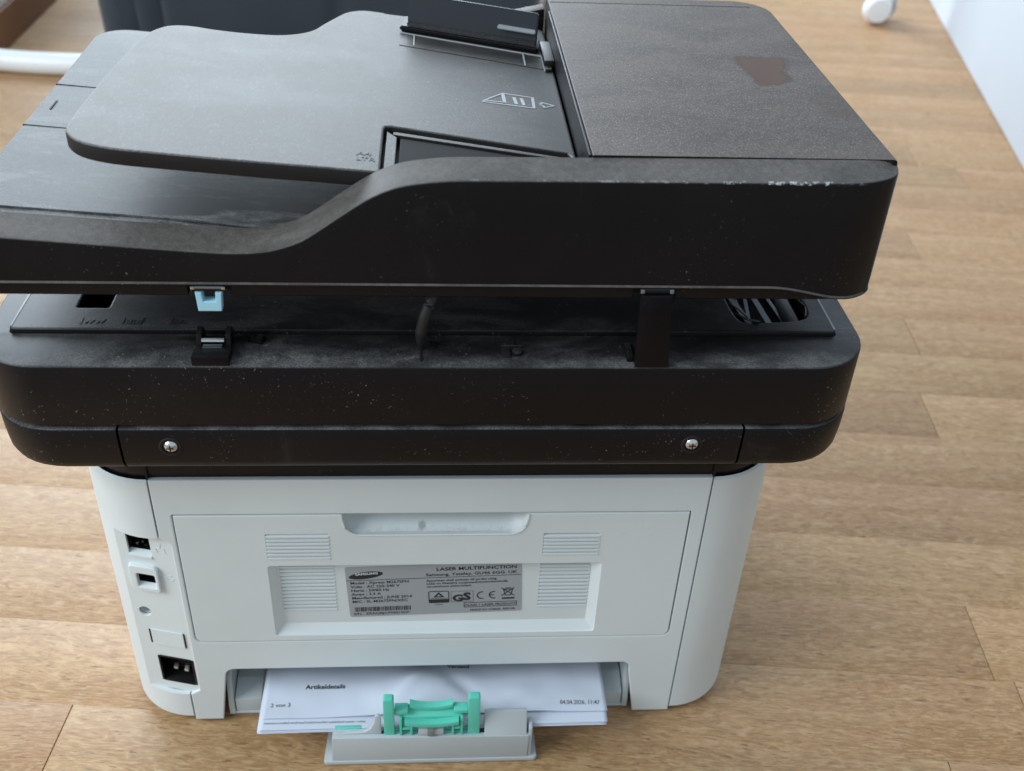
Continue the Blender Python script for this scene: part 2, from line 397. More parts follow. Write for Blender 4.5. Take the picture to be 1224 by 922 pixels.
# ------------------------------------------------------------------ the printer
P = empty('laser_printer', 'white laser printer with dusty black scanner top, seen from its rear on the wooden floor', 'printer')

# ---- white body: rear panel with door opening and tray opening
ZT = .1976
def rear_body():
    outer = [(-.1488, .0265), (-.1488, .0022), (-.1318, .0022), (-.1262, .0430)]
    for k in range(1, 6):
        a = math.radians(180-18*k); outer.append((-.1202+.006*math.cos(a), .0428+.006*math.sin(a)))
    for k in range(1, 6):
        a = math.radians(90-18*k); outer.append((.1132+.006*math.cos(a), .0435+.006*math.sin(a)))
    outer += [(.1195, .040), (.1255, .0022), (.1486, .0022), (.1486, ZT), (-.1488, ZT), (-.1488, .1565), (-.1440, .1530), (-.1432, .15), (-.1432, .030)]
    door = rrect(-.1402, .1402, .0730, .1735, (.005, .005, .0008, .0008))
    plate('rear_panel', [outer, door], -.0035, 0, .0007, REAR(0), M_WHITE, P)
    # side covers
    def cover(sgn, xs, cut):
        path = [(xs, 0.)]; cx, r = xs, .0402
        for k in range(1, 13):
            a = math.radians(90*k/12); path.append((cx+sgn*r*math.sin(a), r-r*math.cos(a)))
        path += [(cx+sgn*r, .08), (cx+sgn*r, .25), (cx+sgn*r*.5, .262), (cx, .264)]
        if cut:   # extra column on the edge of the socket panel
            a = math.asin(.0252/r); path.insert(1+int(math.degrees(a)//7.5), (cx+sgn*.0252, r-r*math.cos(a)))
        zs = [.0010, .0025, .006, .0265, .1565, .190, ZT-.0016, ZT-.0004]; ins = [.007, .0030, .0, 0, 0, 0, 0, .0014]
        v = []; f = []; n = len(path)
        for z, i in zip(zs, ins):
            for (x, y) in path:
                nx = (x-cx)*sgn/r if y < r else 1.; ny = math.sqrt(max(0, 1-nx*nx)) if y < r else 0.
                v.append((x-sgn*nx*i, y+ny*i, z))
        for a in range(len(zs)-1):
            for k in range(n-1):
                if cut and abs(zs[a]-.0265) < 1e-6 and abs(path[k+1][0]-xs) <= .0253 and path[k][1] < .02: continue
                f.append((a*n+k, a*n+k+1, (a+1)*n+k+1, (a+1)*n+k))
        o = from_py('side_cover', v, f, M_WHITE, P)
        m = o.modifiers.new('thickness', 'SOLIDIFY'); m.thickness = .0030; m.offset = -1; e_ = o.modifiers.new('edges', 'EDGE_SPLIT'); e_.split_angle = math.radians(28)
        return o
    cover(1, .1494, False); cover(-1, -.1496, True)
    MB().box(-.188, .188, .262, .268, .004, ZT-.001, .001).build('front_panel', M_WHITE, P)
    MB().prism(rrect(-.184, .184, .006, .260, .034, 6), 'z', ZT-.004, ZT-.0032).build('inner_deck', M_DARK, P)
    b = MB(); b.box(-.140, .140, .0045, .255, .0500, .0515); b.box(-.1365, -.1350, .0045, .255, .003, .050); b.box(.1300, .1315, .0045, .255, .003, .050); b.box(-.135, .13, .2535, .255, .003, .050)
    b.build('tray_bay', M_DARK, P)
    for x in (-.158, .158):
        for y in (.05, .22): MB().box(x-.012, x+.012, y-.012, y+.012, 0, .006, .001).build('foot', M_RUBBER, P)
rear_body()

# ---- rear door with grip, label recess and vent slats
def rear_door():
    d = [(-.1394, .0788)]
    d = rrect(-.1394, .1394, .0738, .1728, (.0045, .0045, .0008, .0008))
    # cut the grip out of the top edge: corner order is x0y0, x1y0, x1y1, x0y1
    half = [p for p in d if p[1] < .12]; top = [(.1394, .1728)]
    grip = [(.0508, .1728), (.0505, .1690)]
    for k in range(7):
        a = math.radians(-90*k/6); grip.append((.0405+.0095*math.cos(a), .1675+.0095*math.sin(a)))
    for k in range(7):
        a = math.radians(-90-90*k/6); grip.append((-.0405+.0095*math.cos(a), .1675+.0095*math.sin(a)))
    grip += [(-.0505, .1690), (-.0508, .1728)]
    outline = half+top+grip+[(-.1394, .1728)]
    rec = rrect(-.0928, .0938, .0785, .1350, .0015, 3); vents = [rrect(-.0922, -.0582, .1398, .1590, .0003, 2), rrect(.0598, .0910, .1411, .1580, .0003, 2)]
    door = plate('rear_door', [outline, rec]+vents, -.003, .0003, .0005, REAR(0), M_WHITE, P)
    # recess basin: sloping side and lower walls, straight upper wall
    o = [(-.0928, .0785), (.0938, .0785), (.0938, .1350), (-.0928, .1350)]
    i = [(-.0882, .0842), (.0890, .0842), (.0890, .1347), (-.0882, .1347)]
    v = [(x, .0004, z) for x, z in o]+[(x, .0042, z) for x, z in i]
    # rounded basin rim: small step inwards first
    f = [(k, (k+1) % 4, (k+1) % 4+4, k+4) for k in range(4)]
    from_py('label_recess', v, f, M_WHITE, door, 15)
    plate('recess_floor', [[(-.0890, .0834), (.0898, .0834), (.0898, .1352), (-.0890, .1352)], rrect(-.0876, -.0572, .0940, .1342, .0003, 2), rrect(.0598, .0884, .0944, .1342, .0003, 2)], -.0016, 0, .0002, REAR(.0042), M_WHITE, door)
    MB().box(-.094, .095, .0078, .0086, .077, .160).build('vent_backing', simple('vent_shade', (.10, .11, .115), .7), door)  # dark sheet puts the shade between the slats into colour
    # grip scoop: a concave hollow behind the cut-out
    v = []; nu, nv = 36, 10
    for b_ in range(nv+1):
        t = b_/nv
        for a in range(nu+1):
            x = -.0512+.1024*a/nu; e = max(0., (abs(x)-.036)/.0152)
            zlow = .1571+(.0112*(1-math.sqrt(max(0, 1-e*e))) if e > 0 else 0)
            z = zlow+(.1765-zlow)*(t**1.25); y = .0006+(.0150*math.sin(t*math.pi*.48))*(1-.85*e**4)
            v.append((x, y, z))
    f = [(b_*(nu+1)+a, b_*(nu+1)+a+1, (b_+1)*(nu+1)+a+1, (b_+1)*(nu+1)+a) for b_ in range(nv) for a in range(nu)]
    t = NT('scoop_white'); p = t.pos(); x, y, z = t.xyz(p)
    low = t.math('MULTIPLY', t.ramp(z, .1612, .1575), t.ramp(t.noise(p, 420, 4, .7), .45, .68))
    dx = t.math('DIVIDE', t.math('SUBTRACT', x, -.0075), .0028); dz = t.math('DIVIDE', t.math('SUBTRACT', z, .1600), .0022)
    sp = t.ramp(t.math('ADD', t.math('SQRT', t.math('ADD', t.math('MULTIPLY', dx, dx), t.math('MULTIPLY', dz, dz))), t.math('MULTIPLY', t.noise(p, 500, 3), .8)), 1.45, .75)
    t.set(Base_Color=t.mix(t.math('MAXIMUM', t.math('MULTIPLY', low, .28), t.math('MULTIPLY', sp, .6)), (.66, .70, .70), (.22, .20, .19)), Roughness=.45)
    from_py('grip_recess', v, f, t.m, door)
    # rim bead round the grip
    MB().tube([(x, -.0002, z) for x, z in grip], .0007, 6).build('grip_rim', M_WHITE, door)
    # slats
    cache = {}
    def slat(x0, x1, z, y):
        L = round(x1-x0, 4)
        if L not in cache:
            b = MB(); b.prism([(-.0005, -.0002), (-.0006, .0010), (.0034, .0020), (.0034, .0006)], 'x', 0, L); m = bpy.data.meshes.new('vent_slat'); b.bm.to_mesh(m); b.bm.free(); m.materials.append(M_WHITE); finish(m); cache[L] = m
        o = link(bpy.data.objects.new('vent_slat', cache[L])); o.parent = door; o.location = (x0, y, z)
    for k in range(7): slat(-.0922, -.0582, .1405+.0027*k, -.0002)
    for k in range(6): slat(.0598, .0910, .1418+.0027*k, -.0002)
    for k in range(14): slat(-.0876, -.0572, .0948+.00288*k, .0043)
    for k in range(13): slat(.0598, .0884, .0952+.00300*k, .0043)
rear_door()

# ---- rating label
def rating_label():
    rot = math.radians(2.1); cx, cz = -.0006, .1108; w, h = .1000, .0405; piv = (cx, cz); ml = REAR(.0040)
    c, s = math.cos(rot), math.sin(rot)
    def R(pts): return [(cx+c*x-s*z, cz+s*x+c*z) for x, z in pts]
    L = plate('rating_label', [R(rrect(-w/2, w/2, -h/2, h/2, .0015, 4))], 0, .0002, .00005, ml, M_SILVER, P, 0)
    hi = REAR(.0037)
    def T(str_, size, x, z, **k): return text_mesh(str_, size, cx+x, cz+z, hi, rot=rot, piv=piv, **k)
    ms = []
    S = .00285
    for i, l in enumerate(('Model : Xpress M2675FN', 'Volts : AC 220-240 V', 'Hertz : 50/60 Hz', 'Amps : 3.3 A', 'Manufactured : JUNE 2014', 'M/C : SL-M2675FN/XEC')):
        ms.append(T(l, S, -.0478, .0068-.00305*i, bold=.018, sx=1.12))
    ms.append(T('S/N : ZRAQBJCF90015DF', .0027, -.0478, -.0186, bold=.016, sx=1.12))
    ms.append(T('LASER MULTIFUNCTION', .0035, .0475, .0152, align='RIGHT', bold=.022, sx=1.2))
    ms.append(T('Samsung, Yateley, GU46 6GG. UK', .0031, .0475, .0112, align='RIGHT', bold=.018, sx=1.2))
    for i, l in enumerate(('Apparaten skall anslutas till jordat uttag.', 'Laite on liitettävä suojamaadoituskoskettimilla', 'varustettuun pistorasiaan.')):
        ms.append(T(l, .0024, -.0045, .0067-.0024*i, bold=.014, sx=1.05))
    ms.append(T('CLASS 1 LASER PRODUCT', .0023, .0320, -.0146, align='CENTER', bold=.02, sx=1.12))
    ms.append(T('MADE IN CHINA  REV.00', .0022, .0465, -.0188, align='RIGHT', bold=.018, sx=1.1))
    ms.append(T('ID0000', .0013, .0022, -.0128, align='CENTER', bold=.01, sx=1.2))
    join_meshes('lettering', ms, M_INK, L)
    def flat(name, outs, mat=M_INK, m=hi): return plate_mesh([R(o) for o in outs], 0, .00002, 0, m, 0)
    # emblem oval with knocked-out lettering
    ov = [(-.0385+.0098*math.cos(a)*math.cos(.13)-.0027*math.sin(a)*math.sin(.13), .0137+.0098*math.cos(a)*math.sin(.13)+.0027*math.sin(a)*math.cos(.13)) for a in [2*math.pi*k/40 for k in range(40)]]
    o1 = join_meshes('emblem', [flat('o', [ov])], M_INK, L)
    hi2 = REAR(.0036)
    join_meshes('emblem_lettering', [text_mesh('SAMSUNG', .0025, cx-.0385, cz+.0128, hi2, rot=rot+.05, piv=(cx-.0385, cz+.0137), align='CENTER', bold=.02, sx=1.12)], simple('emblem_white', (.75, .78, .82), .5), L)
    g = [flat('r', [[(-.0498, .0100), (.0498, .0100), (.0498, .00965), (-.0498, .00965)]])]
    join_meshes('rule', g, M_INK, L)
    rb = random.Random(3); bars = []; x = -.0468
    while x < -.0148:
        w_ = rb.choice((.00025, .0004, .0006)); bars.append(flat('b', [[(x, -.0122), (x+w_, -.0122), (x+w_, -.0158), (x, -.0158)]])); x += w_+rb.choice((.00025, .0004, .0005))
    join_meshes('barcode', bars, M_INK, L)
    m = []
    m.append(flat('c', [rrect(-.0038, .0082, -.0110, -.0012, .001, 3), [(-.0033, -.0080), (.0077, -.0080), (.0077, -.0018), (-.0033, -.0018)]]))
    m.append(flat('tri', [[(-.0010, -.0063), (.0054, -.0063), (.0022, -.0022)], [(.0008, -.0056), (.0036, -.0056), (.0022, -.0038)]]))
    m.append(flat('l', [[(-.0026, -.0071), (.0070, -.0071), (.0070, -.0074), (-.0026, -.0074)]]))
    join_meshes('test_mark', m, M_INK, L)
    m = [T('G', .0072, .0100, -.0100, bold=.05, sx=1.2), T('S', .0082, .0163, -.0092, bold=.05, sx=1.15)]
    for q in (-.0002, .0095): pass
    m.append(flat('f', [[(.0092, -.0108), (.0222, -.0108), (.0222, -.0020), (.0092, -.0020)], [(.0094, -.0106), (.0220, -.0106), (.0220, -.0022), (.0094, -.0022)]]))
    join_meshes('safety_mark', m, M_INK, L)
    def arcpts(px, pz, r0, r1, a0, a1, n=14):
        return [(px+r1*math.cos(math.radians(a0+(a1-a0)*k/n)), pz+r1*math.sin(math.radians(a0+(a1-a0)*k/n))) for k in range(n+1)]+[(px+r0*math.cos(math.radians(a1-(a1-a0)*k/n)), pz+r0*math.sin(math.radians(a1-(a1-a0)*k/n))) for k in range(n+1)]
    m = [flat('C', [arcpts(.0273, -.0060, .0024, .0031, 75, 285)]), flat('E', [arcpts(.0343, -.0060, .0024, .0031, 75, 285)]), flat('e', [[(.0315, -.0063), (.0343, -.0063), (.0343, -.0057), (.0315, -.0057)]])]
    join_meshes('conformity_mark', m, M_INK, L)
    def ln(x0, z0, x1, z1, t=.00028):
        d = Vector((x1-x0, z1-z0)).normalized()*t; n = Vector((-d.y, d.x)); return flat('n', [[(x0+n.x, z0+n.y), (x1+n.x, z1+n.y), (x1-n.x, z1-n.y), (x0-n.x, z0-n.y)]])
    m = [ln(.0385, -.0070, .0460, -.0005), ln(.0385, -.0005, .0460, -.0070), ln(.0398, -.0018, .0408, -.0066), ln(.0450, -.0018, .0440, -.0066), ln(.0408, -.0066, .0440, -.0066), ln(.0395, -.0018, .0453, -.0018),
         ln(.0405, -.0008, .0443, -.0008), flat('bar', [[(.0388, -.0098), (.0462, -.0098), (.0462, -.0085), (.0388, -.0085)]])]
    join_meshes('disposal_mark', m, M_INK, L)
    m = [flat('cf', [[(.0165, -.0156), (.0475, -.0156), (.0475, -.0116), (.0165, -.0116)], [(.0169, -.0152), (.0471, -.0152), (.0471, -.0120), (.0169, -.0120)]])]
    join_meshes('class_frame', m, M_INK, L)
rating_label()

# ---- socket panel on the left
def sockets():
    Y = .0051; before = set(bpy.data.objects); CURV = REAR(Y)
    lanes = [[(-.1752, .0255), (-.1430, .0255), (-.1430, .1572), (-.1752, .1572)],
             rrect(-.1690, -.1560, .1392, .1558, .0005, 2),
             rrect(-.1668, -.1560, .1158, .1268, .001, 3),
             [(-.1674+.0036*math.cos(a), .0930+.0036*math.sin(a)) for a in [2*math.pi*k/20 for k in range(20)]],
             rrect(-.1652, -.1446, .0338, .0556, .0008, 3)]
    sp = plate('socket_panel', lanes, -.002, 0, .0003, CURV, M_WHITE, P)
    MB().box(-.1760, -.1428, Y+.0185, Y+.0195, .025, .158).build('panel_backing', M_DARK, sp)
    # network socket
    b = MB(); b.box(-.1692, -.1558, Y+.002, Y+.0165, .1559, .1566); b.box(-.1696, -.1691, Y+.002, Y+.0165, .138, .1566); b.box(-.1559, -.1555, Y+.002, Y+.0165, .138, .1566); b.box(-.1696, -.1555, Y+.016, Y+.017, .138, .156); b.box(-.1690, -.1560, Y+.0045, Y+.0155, .1380, .1386)
    n = b.build('network_socket', M_FOAM, P)
    MB().prism([(Y-.0010, .1390), (Y+.0034, .1406), (Y+.0036, .1384), (Y-.0010, .1380)], 'x', -.1689, -.1561).build('sill', M_WHITE, n)
    for k in range(8): MB().box(-.1650+.00088*k, -.1646+.00088*k, Y+.006, Y+.0155, .1500, .1504).build('contact', M_PIN, n)
    MB().box(-.1664, -.1648, Y+.0056, Y+.0085, .1395, .1425, .0003).build('shield_tab', M_STEEL, n)
    MB().box(-.1618, -.1600, Y+.0066, Y+.0078, .1392, .1408, .0003).build('shield_tab', M_STEEL, n); MB().box(-.1640, -.1628, Y+.009, Y+.0100, .1392, .1404, .0003).build('shield_tab', M_PIN, n)
    # printer-cable socket with raised rim
    u = plate('usb_socket', [rrect(-.1708, -.1540, .1130, .1325, .0025, 5), rrect(-.1667, -.1561, .1160, .1266, .0012, 4)], -.001, .0028, .0008, REAR(Y), M_WHITE, P)
    MB().box(-.1672, -.1667, Y+.001, Y+.018, .1150, .1275).box(-.1561, -.1556, Y+.001, Y+.018, .1150, .1275).box(-.1667, -.1561, Y+.0012, Y+.018, .1140, .1156).box(-.1667, -.1561, Y+.001, Y+.018, .1268, .1275).build('lining', M_FOAM, u)
    MB().prism([(Y-.003, .1160), (Y+.0008, .1174), (Y+.0010, .1155), (Y-.003, .1152)], 'x', -.1666, -.1562).build('sill', M_WHITE, u)
    plate('shell', [rrect(-.1662, -.1565, .1195, .1262, .0008, 3), rrect(-.1657, -.1570, .1200, .1257, .0006, 3)], -.012, -.0045, .0001, REAR(Y), M_STEEL, u)
    MB().box(-.1645, -.1580, Y+.0055, Y+.012, .1218, .1240, .0003).build('tongue', M_STEEL, u)
    # lock hole lining
    o = MB().lathe([(.0035, 0), (.0035, .007), (.0002, .0072)], (-.1674, Y+.0021, .0930), 'y', 20, False); o.build('lock_hole', M_WHITE, P)
    # blank cover
    bp = plate('blank_cover', [rrect(-.1664, -.1470, .0660, .0793, .0004, 2)], .0001, .0009, .0003, REAR(Y), M_WHITE, P)
    for x in (-.1672, -.1467): MB().box(x-.0004, x+.0004, Y-.0006, Y+.0005, .0670, .0782).build('gap', M_FOAM, bp)
    # mains inlet
    b = MB(); x0, x1, z0, z1 = -.1653, -.1445, .0337, .0557
    for a in ((x0-.0005, x0+.0008, z0, z1), (x1-.0008, x1+.0005, z0, z1)): b.box(a[0], a[1], Y-.0004, Y+.0165, a[2], a[3], .0002)
    for a in ((x0+.0009, x1-.0009, z0-.0004, z0+.0008), (x0+.0009, x1-.0009, z1-.0008, z1+.0004)): b.box(a[0], a[1], Y-.0004, Y+.0165, a[2], a[3], .0002)
    b.box(x0+.0009, x1-.0009, Y+.015, Y+.0165, z0+.001, z1-.001); b.box(x0+.0022, x1-.0022, Y+.0085, Y+.0149, .0365, .0425, .0006)
    pi = b.build('power_inlet', M_BLACKC, P)
    for (x, z) in ((-.1580, .0395), (-.1513, .0388)):
        MB().box(x-.0015, x+.0015, Y+.0050, Y+.0085, z-.0011, z+.0011, .0008).build('pin', M_PIN, pi)
    # raised symbols
    mp = CURV; s = []
    def ln(x0, z0, x1, z1, t=.00018):
        d = Vector((x1-x0, z1-z0)).normalized()*t; n_ = Vector((-d.y, d.x)); s.append(plate_mesh([[(x0+n_.x, z0+n_.y), (x1+n_.x, z1+n_.y), (x1-n_.x, z1-n_.y), (x0-n_.x, z0-n_.y)]], -.0001, .00025, 0, mp, 0))
    def sq(x, z, r=.0007): s.append(plate_mesh([rrect(x-r, x+r, z-r, z+r, 0)], -.0001, .00025, 0, mp, 0))
    sq(-.1505, .1492); sq(-.1530, .1440); sq(-.1482, .1440); ln(-.1505, .149, -.1505, .1465); ln(-.1530, .1465, -.1482, .1465); ln(-.1530, .1465, -.1530, .1445); ln(-.1482, .1465, -.1482, .1445)
    join_meshes('network_symbol', s, M_WHITE, sp); s.clear()
    ln(-.1528, .1240, -.1455, .1240); ln(-.1510, .1240, -.1492, .1258); ln(-.1492, .1258, -.1478, .1258); ln(-.1500, .1240, -.1485, .1224); ln(-.1485, .1224, -.1472, .1224); sq(-.1528, .1240, .0008); sq(-.1475, .1258, .0006); sq(-.1470, .1224, .0006)
    join_meshes('usb_symbol', s, M_WHITE, sp)
    for o in set(bpy.data.objects)-before:   # the panel follows the turn of the corner
        for v in o.data.vertices: v.co.y += .24*(-.16-v.co.x)
        o.data.update()
sockets()

# ---- black scanner unit
SX0, SX1, SY0, SY1 = -.2130, .2112, -.0212, .262
def outline(i, r, xs=()):
    """rounded rectangle inset by i, starting on the front and running left side, rear, right side; extra points on the rear edge at xs"""
    x0, x1, y0, y1 = SX0+i, SX1-i, SY0+i, SY1-i; n = 10; out = [(0., y1), (x0+.02, y1)]
    out += [(x0, y1-.02), (x0, (y0+y1)/2)]
    for k in range(n+1):
        a = math.radians(180+90*k/n); out.append((x0+r+r*math.cos(a), y0+r+r*math.sin(a)))
    for x in xs: out.append((x, y0))
    for k in range(n+1):
        a = math.radians(270+90*k/n); out.append((x1-r+r*math.cos(a), y0+r+r*math.sin(a)))
    out += [(x1, (y0+y1)/2), (x1, y1-.02), (x1-.02, y1)]
    return out
def scanner():
    R0 = .031
    prof = [(.012, .2496), (.0012, .2496), (.0003, .2502), (0, .2512), (.0, .268), (0, .2828), (.0002, .2834), (.0007, .2839), (.0018, .2841), (.012, .2846), (.0256, .2848)]
    rows = []
    for i, z in prof:
        r = max(.003, R0-i*.9) if i < .02 else .0035
        o = outline(i if i < .02 else .0, r if i < .02 else R0)
        if i >= .02:   # inner platform edge: wider margin at the rear than at the sides
            x0, x1, y0, y1 = SX0+.0125, SX1-.0125, .0048, SY1-.012; n = 10; rr = .003
            o = [(0., y1), (x0+.02, y1), (x0, y1-.02), (x0, (y0+y1)/2)]+[(x0+rr+rr*math.cos(math.radians(180+9*k)), y0+rr+rr*math.sin(math.radians(180+9*k))) for k in range(n+1)]+[(x1-rr+rr*math.cos(math.radians(270+9*k)), y0+rr+rr*math.sin(math.radians(270+9*k))) for k in range(n+1)]+[(x1, (y0+y1)/2), (x1, y1-.02), (x1-.02, y1)]
        rows.append([(x, y, z) for x, y in o])
    rows.append([(x, y, .270) for x, y, z in rows[-1]])
    v, f = loft(rows)
    S = from_py('scanner_base', v, f, M_BASE, P)
    # raised platform with openings
    x0, x1, y0, y1 = SX0+.0128, SX1-.0128, .0051, SY1-.0125
    h1 = rrect(-.1735, -.1585, .0245, .046, .0006, 2); h2 = smooth_poly([(.152, .0150), (.165, .0142), (.186, .0185), (.1885, .04), (.186, .07), (.152, .07), (.1490, .04)], 4)
    pl = plate('platen_frame', [rrect(x0, x1, y0, y1, .003, 3), h1, h2], -.004, .0028, .0011, PLAN(.2846), M_BASE, S)
    MB().box(x0+.03, x1-.06, .075, y1-.02, .2874, .2880, .0002).build('glass', simple('platen_glass', (.05, .055, .055), .05), S)
    # edge highlights of the platform: catch-light laid on as narrow pale strips at both sides
    for (xa, xb) in ((x0+.0004, x0+.0014), (x1-.0014, x1-.0004)):
        MB().box(xa, xb, .0075, .042, .2872, .2876, .0001).build('highlight_strip', M_LINE, S)
    # loose flat cables in the right-hand opening
    b = MB()
    for k, (xa, tw) in enumerate(((.1535, .2), (.1600, -.3), (.1655, .15), (.1735, .3))):
        b.box(xa, xa+(.0018 if k % 2 else .003), .018, .060, .2825, .2830, 0, Matrix.Rotation(tw*.5, 3, 'Z')@Matrix.Rotation(-.1+.05*k, 3, 'X'))
    b.build('flat_cable', M_FILM, S)
    for pp, rr_ in (([(.150, .03, .283), (.1525, .022, .2865), (.156, .0165, .2872), (.161, .0135, .2880)], .0006), ([(.1495, .04, .284), (.153, .028, .2868), (.1565, .019, .2868)], .0004), ([(.187, .045, .285), (.1895, .030, .2868), (.1865, .0200, .2872)], .0005)): MB().tube(pp, rr_, 6).build('torn_edge', M_EMB, S)
    b = MB(); b.box(.176, .1845, .020, .055, .2790, .2835, .001); b.box(.156, .1585, .02, .06, .276, .281, .001); b.build('sensor_block', M_BLACKC, S)
    # embossed size marks
    mp = lambda u, v, h: (u, .0100+v*1.15, .2874+h)
    join_meshes('size_mark', [text_mesh(s, .0062, x, 0, mp, ext=.00025, bold=.01, sx=1.15) for s, x in (('Iww', -.1690), ('Iuaf', -.1495), ('Isn', -.1270))], M_EMB, S)
    # inner block under the scanner and neck on the body
    MB().prism(rrect(SX0+.014, SX1-.014, SY0+.012, SY1-.014, .022, 6), 'z', .2220, .2485).build('inner_block', M_FOAM, S)
    r0 = rrect(-.1870, .1870, .0018, .258, .037, 8); r1 = rrect(-.1850, .1850, .0040, .256, .036, 8)
    v, f = loft([[(x, y, ZT-.003) for x, y in r1], [(x, y, .2010) for x, y in r0], [(x, y, .2130) for x, y in r0], [(x, y, .2225) for x, y in r1]])
    N = from_py('neck', v, f, M_BLACK, P)
    MB().box(-.0680, .0900, .0005, .0022, .2115, .2125).build('slit', M_FOAM, N)
    for x in (-.1490, .1490): MB().box(x-.0005, x+.0005, .0008, .0030, ZT-.0005, .2125).build('slit', M_FOAM, N)
    # lower bezel in three pieces
    prof = [(.010, .2480), (.0016, .2480), (.0006, .2476), (.0002, .2466), (.0004, .2360), (.0010, .2280), (.0022, .2245), (.0045, .2222), (.0085, .2208), (.013, .2205), (.030, .2205)]
    xs = (-.1512, -.1500, .1512, .1524)
    rows = []
    for i, z in prof: rows.append([(x, y, z) for x, y in outline(i-.0009, max(.004, R0+.002-i*.6), xs)])
    n = len(rows[0]); iL = 4+11; pieces = ([n-1]+list(range(0, iL+1))) , list(range(iL+1, iL+3)), list(range(iL+3, n))
    pieces = (list(range(0, iL+1)), list(range(iL+1, iL+3)), list(range(iL+3, n))+[0])
    for idx in pieces:
        rr = [[r[k] for k in idx] for r in rows]; v, f = loft(rr, False, False, False)
        m = len(idx)
        for k in (0, m-1):   # close the cut ends
            if abs(rr[0][k][0]) < .19: f.append(tuple(q*m+k for q in range(len(rr))))
        from_py('lower_bezel', v, f, M_BASE, P)
    # screws
    for x, z in ((-.1269, .2376), (.1269, .2381)):
        SY = SY0-.0006
        sc = MB().lathe([(.0001, -.0026), (.0015, -.0024), (.0030, -.0015), (.0038, -.0002), (.0039, .0012)], (x, SY+.0010, z), 'y', 20).build('screw', M_STEEL, P)
        MB().box(x-.0017, x+.0017, SY-.00175, SY+.0002, z-.00032, z+.00032).box(x-.00032, x+.00032, SY-.00175, SY+.0002, z-.0017, z+.0017).build('cross_slot', M_EMB, sc)
        MB().lathe([(.0040, .0001), (.0040, -.0007), (.0050, -.0008), (.0056, -.0003), (.0058, .0003)], (x, SY+.0004, z), 'y', 24).build('recess_ring', M_FOAM, sc)  # proud black ring, coloured for the dark recess round the screw
    # small lever: seam lines, square hole, knob, broken stub
    MB().box(-.0074, -.0068, -.0170, -.001, .2838, .2852).build('seam', M_FOAM, S); MB().box(.0370, .0376, -.0095, .0045, .2838, .2852).build('seam', M_FOAM, S)
    MB().box(.0312, .0352, -.0140, -.0065, .2838, .2853, .0002).build('square_hole', M_FOAM, S)
    MB().lathe([(.0026, 0), (.0024, .0015), (.0008, .0022)], (.0384, -.0105, .2845), 'z', 14).build('knob', M_BASE, S)
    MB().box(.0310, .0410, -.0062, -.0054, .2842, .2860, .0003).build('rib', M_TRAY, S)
    b = MB(); b.box(-.0880, -.0805, -.003, .002, .2842, .2862, .0008, Matrix.Rotation(-.3, 3, 'Z')); b.box(-.0842, -.0806, -.0035, .0005, .2858, .2880, .0008, Matrix.Rotation(-.5, 3, 'Z')); b.build('broken_stub', M_BLACKC, S)
scanner()

